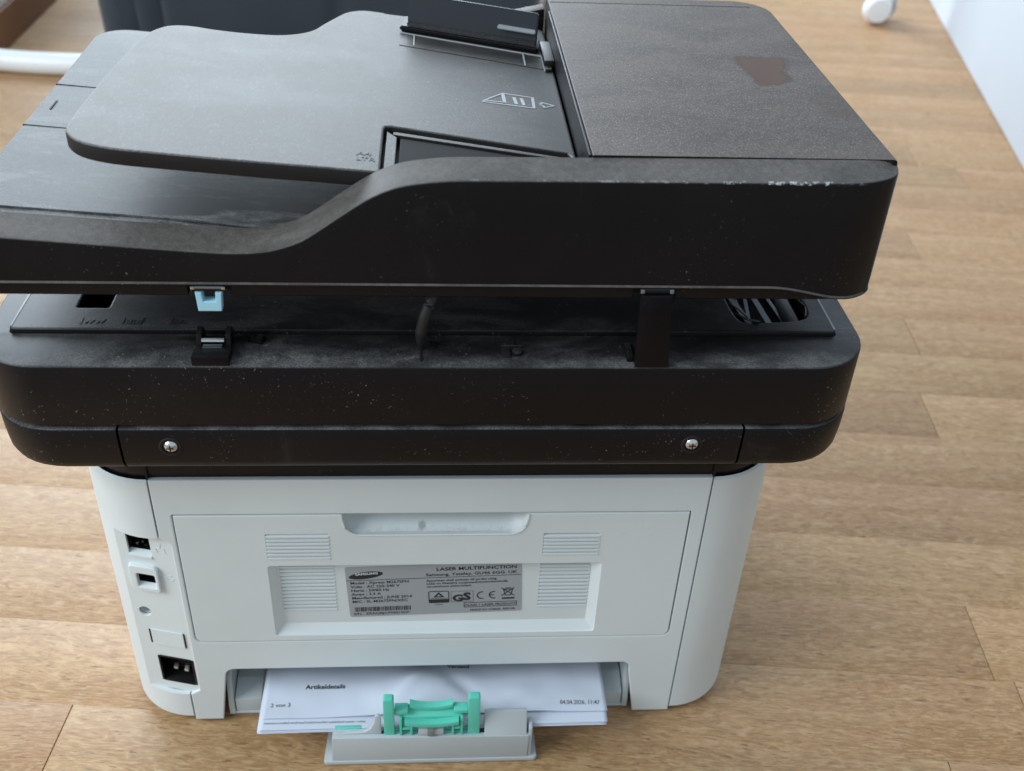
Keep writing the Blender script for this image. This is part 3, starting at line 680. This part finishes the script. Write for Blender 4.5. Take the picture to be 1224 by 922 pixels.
# ---- hinges, clip, cable
def hinges():
    # left: broken hinge foot standing on the scanner
    H = MB().box(-.1112, -.0942, -.0205, -.0105, .2835, .2885, .0005).box(-.1105, -.0950, -.0105, .0010, .2840, .2865, .0004).build('hinge_foot', M_BLACKC, P)
    for x in (-.1105, -.0972):
        MB().prism([(-.0105, .2866), (.0010, .2866), (.0010, .2905), (-.003, .2945), (-.0075, .2925)], 'x', x, x+.0024, .0003).build('lug', M_BLACKC, H)
    MB().tube([(-.1078, -.0090, .2905), (-.0976, -.0090, .2905)], .0014, 10).build('pin', M_STEEL, H)
    MB().box(-.1070, -.0982, -.0135, -.0112, .2884, .2898, .0003).build('leaf_spring', simple('dull_steel', (.35, .37, .4), .35, 1), H)
    # left: light blue clip hanging below the lid
    C = plate('hinge_clip', [[(-.1048, .3123), (-.0946, .3123), (-.0938, .3218), (-.0965, .3218), (-.0968, .3172), (-.1022, .3172), (-.1026, .3218), (-.1053, .3218)]], -.0045, .0005, .0004, REAR(-.0185), M_CLIP, P)
    MB().box(-.1065, -.0926, -.0182, -.012, .3222, .3258, .0003).build('bracket', M_BLACKC, C)
    MB().tube([(-.1062, -.0187, .3245), (-.0928, -.0187, .3245)], .0009, 8).build('pin', simple('grey_pin', (.2, .22, .24), .4, 1), C)
    for x in (-.1068, -.0936): MB().box(x, x+.0018, -.0197, -.0182, .3238, .3252, .0003).build('pin_end', M_STEEL, C)
    # right: strap hinge
    S = MB().prism([(.0922, .3225), (.1062, .3225), (.1094, .2840), (.0932, .2840)], 'y', -.0212, -.0178, .0006).build('hinge_strap', M_BLACKC, P)
    MB().tube([(.0915, -.0192, .3245), (.1072, -.0192, .3245)], .0013, 10).build('pin', M_BLACKC, S)
    for x in (.0917, .1050): MB().box(x, x+.0018, -.0206, -.0190, .3237, .3255, .0003).build('pin_end', simple('grey_pin2', (.16, .17, .18), .5), S)
    MB().box(.0900, .0932, -.017, -.004, .2840, .2868, .0006).build('foot', M_BLACKC, S)
    # cable
    pts = [Vector(p) for p in ((.0030, .006, .3230), (.0012, -.005, .3180), (-.0032, -.0095, .3100), (-.0062, -.0100, .2990), (-.0066, -.0080, .2910), (-.0048, -.0040, .2835))]
    path = []
    for i in range(len(pts)-1):
        p0, p1, p2, p3 = pts[max(0, i-1)], pts[i], pts[i+1], pts[min(len(pts)-1, i+2)]
        for k in range(6):
            t = k/6; path.append(.5*((2*p1)+(p2-p0)*t+(2*p0-5*p1+4*p2-p3)*t*t+(3*p1-p0-3*p2+p3)*t**3))
    path.append(pts[-1])
    K = MB().tube(path, [.0028+.00025*(i % 5 == 0) for i in range(len(path))], 12).build('scanner_cable', M_RUBBER, P)
    MB().lathe([(.0045, 0), (.0045, .0012), (.0030, .0018), (.0002, .0018)], (-.0042, -.0040, .2838), 'z', 16).build('grommet', M_FOAM, K)
    MB().box(-.0058, -.0046, -.0126, -.0118, .3016, .3020, .0001, Matrix.Rotation(.7, 3, 'Y')).build('red_stripe', M_RED, K)
hinges()

# ---- lid with document feeder
LX0, LX1 = -.2065, .2030
def zbed(x): return .337-.075*x
def swoop(x):
    pts = [(-.21, .3502), (-.182, .3481), (-.1312, .3443), (-.1, .3421), (-.0897, .3416), (-.0800, .3418), (-.0719, .3428), (-.0650, .3447), (-.0574, .3478), (-.050, .3527), (-.0426, .3581), (-.0350, .3635), (-.0282, .3679), (-.0214, .3713), (-.0142, .3738), (-.005, .3754), (.0066, .3765), (.03, .3769), (.0627, .3772), (.17, .3780), (.21, .3782)]
    for i in range(len(pts)-1):
        if x <= pts[i+1][0]:
            p0, p1, p2, p3 = pts[max(0, i-1)], pts[i], pts[i+1], pts[min(len(pts)-1, i+2)]
            h = p2[0]-p1[0]; t = (x-p1[0])/h
            m1 = (p2[1]-p0[1])/(p2[0]-p0[0])*h; m2 = (p3[1]-p1[1])/(p3[0]-p1[0])*h
            return (2*t**3-3*t*t+1)*p1[1]+(t**3-2*t*t+t)*m1+(-2*t**3+3*t*t)*p2[1]+(t**3-t*t)*m2
    return pts[-1][1]
def lid():
    YR, YF = -.0185, -.0016
    def yrear(x, inset=0):
        y = YR+inset; e = .030 if x > 0 else .008; q = .0165-inset
        if x > LX1-e: y += q*(1-math.sqrt(max(0, 1-((x-(LX1-e))/e)**2)))
        if x < LX0+e: y += q*(1-math.sqrt(max(0, 1-(((LX0+e)-x)/e)**2)))
        return y
    xs = [LX0+.030*(1-math.cos(math.radians(90*k/12))) for k in range(12)] + [LX0+.03+(LX1-LX0-.06)*k/100 for k in range(101)] + [LX1-.03+.030*math.sin(math.radians(90*k/12)) for k in range(1, 13)]
    def zlow(x): return .3255-.0065*sstep(.150, .194, x)-.0065*sstep(-.196, -.2045, x)
    rows = []
    for x in xs:
        zt = swoop(x); yr = yrear(x); zb = zlow(x); fl = min(.0007, max(.0002, (YF-yr)*.4))
        rows.append([(x, yr+.0004, zb), (x, yr-.0008, zb+.0002), (x, yr-.0008, zb+.0007), (x, yr, zb+.0014), (x, yr, zt-.0012-.3*fl), (x, yr+.12*fl, zt-.0012+.5*fl), (x, yr+.5*fl, zt-.0012+.9*fl), (x, yr+1.1*fl, zt-.0012+1.1*fl), (x, min(YF-.0002, yr+.008), zt+.0008*sstep(0, .008, YF-yr)), (x, YF-.0001, zt+.0030*sstep(0, .014, YF-yr)), (x, YF, zt-.001), (x, YF, zb)])
    v, f = loft(rows)
    W = from_py('feeder_rear_wall', v, f, M_WALL, P, 40)
    # recessed lower lip in pieces between the hinge notches
    for a, b_ in ((-.199, -.1088), (-.0898, .0888), (.1085, .196)):
        v = []; n = 24; rows = []
        for k in range(n+1):
            x = a+(b_-a)*k/n; yr = yrear(x, .0012); rows.append([(x, yr, .3256), (x, yr+.0004, .3196), (x, yr+.001, .3190), (x, YF, .3190), (x, YF, .3256)])
        v, f = loft(rows); from_py('lower_lip', v, f, M_WALL, W)
    for xa in (-.110, .088): MB().box(xa, xa+.0215, -.012, YF-.001, .3195, .3258).build('notch_back', M_FOAM, W)
    # lid slab with the sloping paper bed
    rows = []; yb = .2500
    plan = [(LX0+.001, -.0010)]; 
    o = rrect(LX0+.0005, .0660, -.0012, yb, (0, 0, 0, .020), 10)
    v = []; n = len(o)
    def ring(i, dz): 
        oo = rrect(LX0+.0005+i, .0660, -.0012, yb-i, (0, 0, 0, .020-i), 10); return [(x, y, zbed(x)+dz) for x, y in oo]
    rows = [[(x, y, .3190) for x, y in rrect(LX0+.0025, .0660, -.0012, yb-.002, (0, 0, 0, .018), 10)], [(x, y, .3222) for x, y in o], ring(0, -.0014), ring(.0004, -.0005), ring(.0016, 0.)]
    v, f = loft(rows); Lb = from_py('lid', v, f, M_BED, P, 40)
    # raised rail in the bed, seams and mark on the left rim
    b = MB(); pth = [(x, .0034-.0028*sstep(-.12, -.07, x), zbed(x)+.0002) for x in [-.205+.125*k/24 for k in range(25)]]
    b.tube(pth, [.0009-.0006*sstep(-.11, -.08, p[0]) for p in pth], 6); b.build('bed_rail', M_BED, Lb)
    for y in (.0920, .1490): MB().box(LX0+.0012, -.1700, y-.0003, y+.0003, zbed(-.19)-.004, zbed(-.19)-.0003, 0, Matrix.Rotation(math.atan(.075), 3, 'Y')).build('rim_seam', M_FOAM, Lb)
    for y in (.0920, .1490):
        b = MB(); b.prism([(LX0+.001, zbed(LX0)+.0002), (-.160, zbed(-.160)+.00015), (-.160, zbed(-.160)-.001), (LX0+.001, zbed(LX0)-.001)], 'y', y-.00028, y+.00028); b.build('rim_seam', M_FOAM, Lb)
    b = MB(); b.prism([(-.1990, zbed(-.199)+.0003), (-.1982, zbed(-.1982)+.0003), (-.1982, zbed(-.1982)-.001), (-.1990, zbed(-.199)-.001)], 'y', .114, .126); b.build('rim_mark', M_FOAM, Lb)
    # lower corner strip front-left (slightly set down)
    # feeder cover on the right
    CX0, CX1, CY0, CY1 = .0672, LX1, -.0010, .2400
    rows = []
    for i, z, in ((.002, .3206), (0, .3222), (0, .3790), (.0003, .3802), (.0010, .3810), (.0022, .3812)):
        rows.append([(x, y, z) for x, y in rrect(CX0+i*.3, CX1-i, CY0, CY1-i, (.0003, .0003, .024-i, .003), 8)])
    v, f = loft(rows); F = from_py('feeder_cover', v, f, M_COVER, P, 40)
    # ridge along the inner edge and the front seam
    MB().box(CX0-.0012, CX0-.0001, .0005, .210, .3640, .3806, .0003).build('inner_edge', M_BLACK, F)
    MB().box(CX0+.001, CX1-.012, .2255, .2260, .3811, .38135).build('front_seam', M_FOAM, F)
    MB().box(.0600, .0655, .0, .24, .3300, .3560).build('slot_back', M_FOAM, F)
    # front lip that closes the lid in front of the input tray
    MB().prism([(-.0550, .3350), (.0670, .3300), (.0670, .3740), (.0560, .3715), (-.0200, .3560), (-.0550, .3450)], 'y', .2380, .2498, .002).build('front_lip', M_COVER, Lb)
lid()

# ---- input tray
ZA, ZB = .3697, -.083
def ztray(x): return ZA+ZB*x
TM = lambda u, v, h: (u, v, ztray(u)+h)
def input_tray():
    key = [(.0655, -.0010), (-.0324, -.0010), (-.0776, -.0020), (-.1200, -.0020), (-.1354, -.0015), (-.1480, .0020), (-.1555, .0090), (-.1582, .0190), (-.1583, .0469), (-.1562, .0981), (-.1530, .1370), (-.1500, .1520), (-.1430, .1625), (-.1322, .1650), (-.1185, .1630), (-.1000, .1630), (-.0832, .1665), (-.0706, .1770), (-.0640, .1930), (-.0589, .2060), (-.0528, .2190), (-.0440, .2260), (-.0320, .2260), (-.0200, .2240), (.0655, .2240)]
    # keep the right-hand corners square: smooth only the left part
    body = smooth_poly(key, 5)
    core = body[5:5*24+1]
    out = [(.0655, -.0010)]+core+[(.0655, .2240)]
    slot = [(-.0240, .0012), (.0610, .0012), (.0625, .0020), (.0628, .0360), (.0615, .0392), (-.0210, .0512), (-.0235, .0505), (-.0242, .0480)]
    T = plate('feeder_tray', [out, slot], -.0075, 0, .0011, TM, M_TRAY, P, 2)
    # slot for the rear paper guide: lower floor, rim and the folded guide
    plate('slot_floor', [[(-.026, -.001), (.064, -.001), (.064, .040), (-.026, .054)]], -.0072, -.0050, .0001, TM, M_SLOT, T)
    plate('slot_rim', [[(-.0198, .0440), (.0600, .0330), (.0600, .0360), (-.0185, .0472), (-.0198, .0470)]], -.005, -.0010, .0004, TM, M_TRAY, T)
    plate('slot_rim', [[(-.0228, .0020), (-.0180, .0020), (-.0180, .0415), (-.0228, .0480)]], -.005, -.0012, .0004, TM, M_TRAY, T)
    G = plate('paper_guide', [[(-.0165, .0030), (.0560, .0030), (.0560, .0315), (-.0165, .0425)]], -.0050, -.0018, .0004, TM, M_SLOT, P)
    # front paper guide: standing plate on a sliding foot
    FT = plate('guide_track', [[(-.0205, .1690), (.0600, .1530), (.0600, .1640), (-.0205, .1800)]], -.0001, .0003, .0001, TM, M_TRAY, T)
    lines = []
    def ln(x0, y0, x1, y1, w=.0004):
        d = Vector((x1-x0, y1-y0)).normalized()*w; n = Vector((-d.y, d.x)); lines.append(plate_mesh([[(x0+n.x, y0+n.y), (x1+n.x, y1+n.y), (x1-n.x, y1-n.y), (x0-n.x, y0-n.y)]], .0001, .0006, 0, TM, 0))
    ln(-.0205, .1905, .0600, .1745, .0005); ln(-.0125, .1885, -.0125, .1700); ln(.0495, .1765, .0495, .1560); ln(.0602, .1740, .0602, .1500, .0004)
    join_meshes('track_line', lines, M_LINE, T)
    a0, a1 = Vector((-.0205, .1960)), Vector((.0585, .1815)); d = (a1-a0).normalized(); n = Vector((-d.y, d.x))
    g = MB(); zf = lambda p: ztray(p.x)
    def slab(s0, s1, t0, t1, h0, h1, lean=0., bev=.0008):
        b = bmesh.new(); L = (a1-a0).length; vs = []
        for h, off in ((h0, 0.), (h1, lean)):
            for s_, t_ in ((s0, t0), (s1, t0), (s1, t1), (s0, t1)):
                p = a0+d*(s_*L)+n*(t_+off); vs.append(b.verts.new((p.x, p.y, zf(p)+h)))
        for q in ((0, 1, 2, 3), (4, 5, 6, 7), (0, 1, 5, 4), (1, 2, 6, 5), (2, 3, 7, 6), (3, 0, 4, 7)): b.faces.new([vs[k] for k in q])
        bmesh.ops.recalc_face_normals(b, faces=b.faces); bmesh.ops.bevel(b, geom=b.edges[:], offset=bev, segments=2, affect='EDGES'); return b
    G2 = MB().add(slab(0, 1, -.0030, .016, .0004, .0036)).build('paper_guide', M_BLACK, P)
    MB().add(slab(.045, .985, .0020, .0044, .0030, .0200, .0045, .0006)).build('upright', simple('guide_sheen_black', (.020, .023, .030), .42, 0, .5), G2)  # bluish base colour carries the window sheen on the upright
    MB().add(slab(.70, .975, .0000, .0062, .0098, .0114, .0, .0005)).build('grip', M_LINE, G2)
    MB().add(slab(.045, .985, -.0012, .0022, .0030, .0056, .002)).build('root_fillet', M_BLACK, G2)
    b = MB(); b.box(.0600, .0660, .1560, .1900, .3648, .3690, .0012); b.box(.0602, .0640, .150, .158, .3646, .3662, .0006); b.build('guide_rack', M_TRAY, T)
    # printed document symbol and arrow
    s = []
    def sl(x0, y0, x1, y1, w): 
        dd = Vector((x1-x0, y1-y0)).normalized(); e = dd*w*.5; dd = dd*w; nn = Vector((-dd.y, dd.x)); s.append(plate_mesh([[(x0-e.x+nn.x, y0-e.y+nn.y), (x1+e.x+nn.x, y1+e.y+nn.y), (x1+e.x-nn.x, y1+e.y-nn.y), (x0-e.x-nn.x, y0-e.y-nn.y)]], -.0001, .00025, 0, TM, 0))
    A, B_, C_, D, E_ = (.0243, .0962), (.0345, .1092), (.0500, .1072), (.0498, .0925), (.0243, .0945)
    w = .00045
    sl(*A, *B_, w); sl(*B_, *C_, w); sl(*C_, *D, w*1.6); sl(*D, *E_, w); sl(*E_, *A, w*1.6); sl(.0345, .1085, .0350, .0965, w*1.9); sl(.0350, .0965, .0255, .0967, w)
    sl(.0402, .1045, .0410, .0960, w*1.8); sl(.0440, .1040, .0448, .0955, w*1.8)
    sl(.0542, .1018, .0608, .0985, w); sl(.0608, .0985, .0552, .0945, w); sl(.0530, .1000, .0545, .0996, w); sl(.0545, .0996, .0542, .1018, w); sl(.0530, .0982, .0550, .0972, w); sl(.0550, .0972, .0552, .0945, w)
    join_meshes('document_symbol', s, M_LINE, T)
    mt = lambda u, v, h: TM(u, v, h)
    join_meshes('size_mark', [text_mesh('A4', .0058, -.0350, .0150, mt, ext=.0002), text_mesh('LTR', .0050, -.0350, .0095, mt, ext=.0002)], M_TRAY, T)
input_tray()

# ------------------------------------------------------------------ paper cassette pushed in below the rear door
def cassette():
    K = empty('paper_tray', 'light grey paper tray sticking out below the printer, with a green paper stop', 'paper tray')
    MB().box(-.127, .1215, .004, .245, .0020, .0040, .0005).build('tray_floor', M_WHITE2, K)
    for sg, xo, xi in ((-1, -.1285, -.1080), (1, .1225, .1055)):
        w = MB().prism([(.0035, .0022), (.0035, .0100), (.0075, .0330), (.0120, .0390), (.24, .0390), (.24, .0022)], 'x', min(xo, xo-sg*.0035), max(xo, xo-sg*.0035), .0006).build('side_wall', M_WHITE2, K)
        xa, xb = sorted((xo-sg*.0042, xi)); MB().prism([(.0045, .0042), (.0045, .0150), (.0180, .0200), (.24, .0200), (.24, .0042)], 'x', xa, xb, .0006).build('side_ledge', M_WHITE2, K)
        xa, xb = sorted((xi+sg*.0085, xi)); MB().box(xa, xb, .0260, .20, .0205, .0395, .0006).build('width_guide', M_WHITE2, K)
    MB().box(-.1040, .1030, .012, .23, .0230, .0245, .0004).build('lift_plate', M_WHITE2, K)
    # extension tongue and stop housing behind the paper
    MB().prism([(-.0660, -.0340), (.0600, -.0340), (.0615, -.0325), (.0600, .03), (-.0640, .03), (-.0672, -.0325)], 'z', .0006, .0036, .0006).build('extension_plate', M_HOUSE, K)
    H = MB().prism([(-.0622, .0037), (.0556, .0037), (.0560, .0238), (-.0612, .0252)], 'y', -.0334, -.0300, .0007).build('stop_housing', M_HOUSE, K)
    MB().prism([(-.0300, .0240), (-.0240, .0260), (-.0240, .0037), (-.0300, .0037)], 'x', -.0612, -.0335, .0005).build('left_block', M_HOUSE, H)
    ridge = [(-.0612, .0240), (-.0425, .0262), (-.0385, .0290), (-.0362, .0345), (-.0356, .0405), (-.0340, .0412), (-.0322, .0405), (-.0322, .0240)]
    MB().prism(ridge, 'y', -.0300, -.0278, .0005).build('left_wing', M_HOUSE, H)
    MB().prism([(-.0328, .0236), (-.0262, .0382), (-.0250, .0384), (-.0236, .0380), (-.0236, .0040), (-.0300, .0040)], 'x', .0292, .0545, .0007).build('right_block', M_HOUSE, H)
    MB().box(.0558, .0578, -.0325, -.024, .0037, .030, .0005).build('end_rib', M_HOUSE, H)
    MB().box(-.0600, -.0440, -.0275, -.0255, .0240, .0275, .0006).build('green_latch', M_GREEN, H)
    # green length stop
    G = empty('length_stop'); G.parent = K; G.location = (0, 0, .0237*.12-.0006); G.scale = (1, 1, .88)
    def gp(name, pts, y0, y1, bev=.0006, mat=M_GREEN): return MB().prism(pts, 'y', y0, y1, bev).build(name, mat, G)
    gp('post', [(-.0305, .0245), (-.0243, .0245), (-.0243, .0605), (-.0252, .0618), (-.0296, .0618), (-.0305, .0605)], -.0312, -.0262)
    gp('post', [(.0192, .0245), (.0262, .0245), (.0262, .0612), (.0254, .0625), (.0200, .0625), (.0192, .0612)], -.0312, -.0262)
    for xa, xb in ((-.0242, -.0162), (.0108, .0191)): gp('shoulder', [(xa, .0450), (xb, .0450), (xb, .0484), (xa, .0484)], -.0300, -.0235)
    def arc(x0, x1, ze, zc, th, n=12):
        up = []; lo = []
        for k in range(n+1):
            t = k/n*2-1; x = x0+(x1-x0)*k/n; z = zc+(ze-zc)*t*t; up.append((x, z)); lo.append((x, z-th))
        return up+lo[::-1]
    gp('saddle', arc(-.0152, .0104, .0512, .0482, .0034), -.0272, -.0228, .0004)
    gp('cross_bar', arc(-.0182, .0138, .0418, .0394, .0040), -.0332, -.0290, .0004)
    MB().prism([(-.0292, .0395), (-.0292, .0415), (-.0228, .0460), (-.0228, .0438)], 'x', -.0205, .0158, .0004).build('deck', M_GREEN, G)
    for x in (-.0212, .0148): gp('rib', [(x, .0245), (x+.0014, .0245), (x+.0014, .0430), (x, .0430)], -.0318, -.0285, .0003)
    for x in (-.0150, .0096): gp('rib', [(x, .0245), (x+.0014, .0245), (x+.0014, .0375), (x, .0375)], -.0318, -.0285, .0003)
    for xa, xb in ((-.0198, -.0152), (.0112, .0147)): gp('stay', [(xa, .0310), (xb, .0310), (xb, .0330), (xa, .0330)], -.0315, -.0290, .0003)
    gp('base_bar', [(-.0305, .0238), (.0262, .0238), (.0262, .0258), (-.0305, .0258)], -.0299, -.0240, .0003)
    gp('backing', [(-.0200, .0258), (.0150, .0258), (.0150, .0395), (-.0200, .0395)], -.0262, -.0250, .0003)
    gp('knob', [(-.0102, .0262), (.0048, .0262), (.0048, .0318), (-.0102, .0318)], -.0322, -.0270, .0005, M_HOUSE)
    gp('pin', [(-.0048, .0264), (-.0008, .0264), (-.0008, .0338), (-.0048, .0338)], -.0334, -.0323, .0005, simple('grey_pin3', (.22, .23, .23), .5))
cassette()

# ------------------------------------------------------------------ sheets of paper in the tray
def sheets():
    def sheet(name, label, x0, x1, yr, yf, z0, amp, seed, skew, grp=None):
        nx, ny = 84, 60; v = []
        def zz(x, y):
            a = noise.noise(Vector((x*22, y*30, seed)))*amp+noise.noise(Vector((x*60, y*75, seed+3)))*amp*.35
            if amp > .0009:   # sheet pushed up and creased by the paper stop
                g = math.exp(-((x+.002)/.034)**2)*math.exp(-((y+.004)/.016)**2)
                a += .0062*g+.0024*math.exp(-((x+.030-(y+.02)*.7)/.006)**2)*math.exp(-((y-.004)/.014)**2)-.0022*math.exp(-((x-.034+(y+.02)*.9)/.007)**2)*math.exp(-((y+.004)/.012)**2)
                a += .0020*math.exp(-((x-.052)/.012)**2)*math.exp(-((y+.006)/.008)**2)
            return z0+a
        def yy(x, t): return yr+skew*(x-x0)+(yf-yr)*t**1.6
        for j in range(ny+1):
            for i in range(nx+1):
                x = x0+(x1-x0)*i/nx; y = yy(x, j/ny); v.append((x+(y-yr)*.004, y, zz(x, y)))
        f = [(j*(nx+1)+i, j*(nx+1)+i+1, (j+1)*(nx+1)+i+1, (j+1)*(nx+1)+i) for j in range(ny) for i in range(nx)]
        o = from_py(name, v, f, M_PAPER); m = o.modifiers.new('thickness', 'SOLIDIFY'); m.thickness = .00012; m.offset = -1
        tag(o, label, 'paper', grp); return o, zz
    lo = []
    for k, (dy, x0, x1) in enumerate(((-.0286, -.1052, .1035), (-.0282, -.1056, .1030), (-.0276, -.1050, .1038))):
        sheet('paper_sheet', 'plain white sheet under the printed pages in the paper tray', x0, x1, dy, .18, .0252+.0006*k, .0002, 20+k, .006, 'plain sheets under the printed pages')
    s2, z2 = sheet('paper_sheet', 'white sheet with a thin line of print along its edge, just below the top page', -.1046, .1040, -.0278, .18, .0272, .0004, 5, .005)
    s1, z1 = sheet('paper_sheet', 'wrinkled top page with a date and page number, pressed against the green paper stop', -.1040, .1046, -.0205, .18, .0290, .0017, 9, .004)
    def on(zf, dz=.00018): return lambda u, v, h: (u, v, zf(u, v)+dz)
    T = lambda s, size, x, y, zf, **k: text_mesh(s, size, x, y, on(zf), **k)
    def fine(me):   # let the print follow the wrinkles
        return me
    join_meshes('print', [T('Artikeldetails', .0045, -.0795, .0000, z1, bold=.022), T('2 von 3', .0040, -.0995, -.0122, z1), T('04.04.2026, 11:47', .0044, .0760, -.0150, z1, sx=.78), T('Versand', .0042, .0072, .0138, z1, bold=.015)], M_INK, s1)
    join_meshes('print', [T('momens-cuaded-wod-wucCeafud-wod/er-sueledend-wawn / odws', .0026, -.1020, -.0238, z2, bold=.0, sx=.86)], simple('faint_ink', (.16, .165, .19), .6), s2)
sheets()

# ------------------------------------------------------------------ blurred things behind
def background():
    A = empty('armchair', 'dark grey upholstered chair with a white tubular floor frame behind the printer', 'chair', (0, 1.5, 0))
    def w(pts): return [(x, y-1.5, z) for x, y, z in pts]
    # upholstery: soft block with vertical folds
    rows = []; N = 120
    base = rrect(-.512, .16, 1.225, 1.86, .04, 10)
    dense = []
    for i in range(len(base)):
        a, b = Vector(base[i]), Vector(base[(i+1) % len(base)]); k = max(1, int((b-a).length/.012))
        for j in range(k): dense.append(a+(b-a)*j/k)
    for z, i in ((.004, .012), (.010, .004), (.03, 0), (.14, -.004), (.24, -.004), (.36, 0), (.42, .012), (.445, .05)):
        r = []
        for p in dense:
            c = Vector((-.1, 1.6)); n = (p-c).normalized(); fold = .010*noise.noise(Vector((p.x*9, p.y*9, z*1.5)))+.016*(-math.exp(-((p.x+.462-.05*z)/.008)**2)-math.exp(-((p.x+.425)/.012)**2)-.7*math.exp(-((p.x+.15)/.012)**2)-.6*math.exp(-((p.x-.04)/.01)**2))
            q = p-n*i+n*fold; r.append((q.x, q.y-1.5, z))
        rows.append(r)
    v, f = loft(rows); from_py('upholstery', v, f, M_FABRIC, A, 60)
    pts = [(-.80, 1.46, .22), (-.765, 1.38, .16), (-.715, 1.27, .085), (-.690, 1.215, .045), (-.665, 1.155, .024), (-.63, 1.152, .0165), (-.5, 1.140, .0165), (-.2, 1.145, .0165), (.1, 1.150, .0165), (.17, 1.18, .0185), (.20, 1.23, .0185), (.205, 1.5, .0185)]
    MB().tube(w(smooth_open(pts)), .0160, 16).build('floor_frame', M_WPAINT, A)
    # white wall cut low for the window light, brown plinth, far left
    Cb = empty('low_wall', 'low white wall, cut short to let light pass, over a brown wooden plinth beside the chair frame', 'low wall', (-.85, 1.9, 0))
    def cb(x0, x1, y0, y1, z0, z1, name, m): MB().box(x0+.85, x1+.85, y0-1.9, y1-1.9, z0, z1, .003).build(name, m, Cb)
    cb(-1.15, -.658, 1.20, 2.45, 0, .056, 'skirting', M_BROWN); cb(-1.15, -.662, 1.195, 2.45, .0565, .36, 'body', M_WPAINT)
    # white castor, far right
    K = empty('furniture_castor', 'white round castor of a piece of furniture standing near the pale wall', 'castor', (.795, 1.50, 0))
    MB().lathe([(.004, -.014), (.020, -.013), (.0245, -.007), (.026, 0), (.0245, .007), (.020, .013), (.004, .014)], (0, -.006, .026), 'y', 28).build('wheel', M_WPAINT, K)
    MB().lathe([(.004, -.010), (.022, -.009), (.025, 0), (.022, .009), (.004, .010)], (.022, .024, .025), 'y', 24).build('wheel', simple('grey_tyre', (.45, .48, .52), .5), K)
    MB().box(-.004, .030, -.002, .022, .030, .062, .006).build('fork', M_WPAINT, K)
    MB().tube([(.013, .010, .060), (.013, .010, .42)], .013, 14).build('stem', M_WPAINT, K)
def smooth_open(pts, n=6):
    pts = [Vector(p) for p in pts]; out = []
    for i in range(len(pts)-1):
        p0, p1, p2, p3 = pts[max(0, i-1)], pts[i], pts[i+1], pts[min(len(pts)-1, i+2)]
        for k in range(n):
            t = k/n; out.append(tuple(.5*((2*p1)+(p2-p0)*t+(2*p0-5*p1+4*p2-p3)*t*t+(3*p1-p0-3*p2+p3)*t**3)))
    return out+[tuple(pts[-1])]
background()
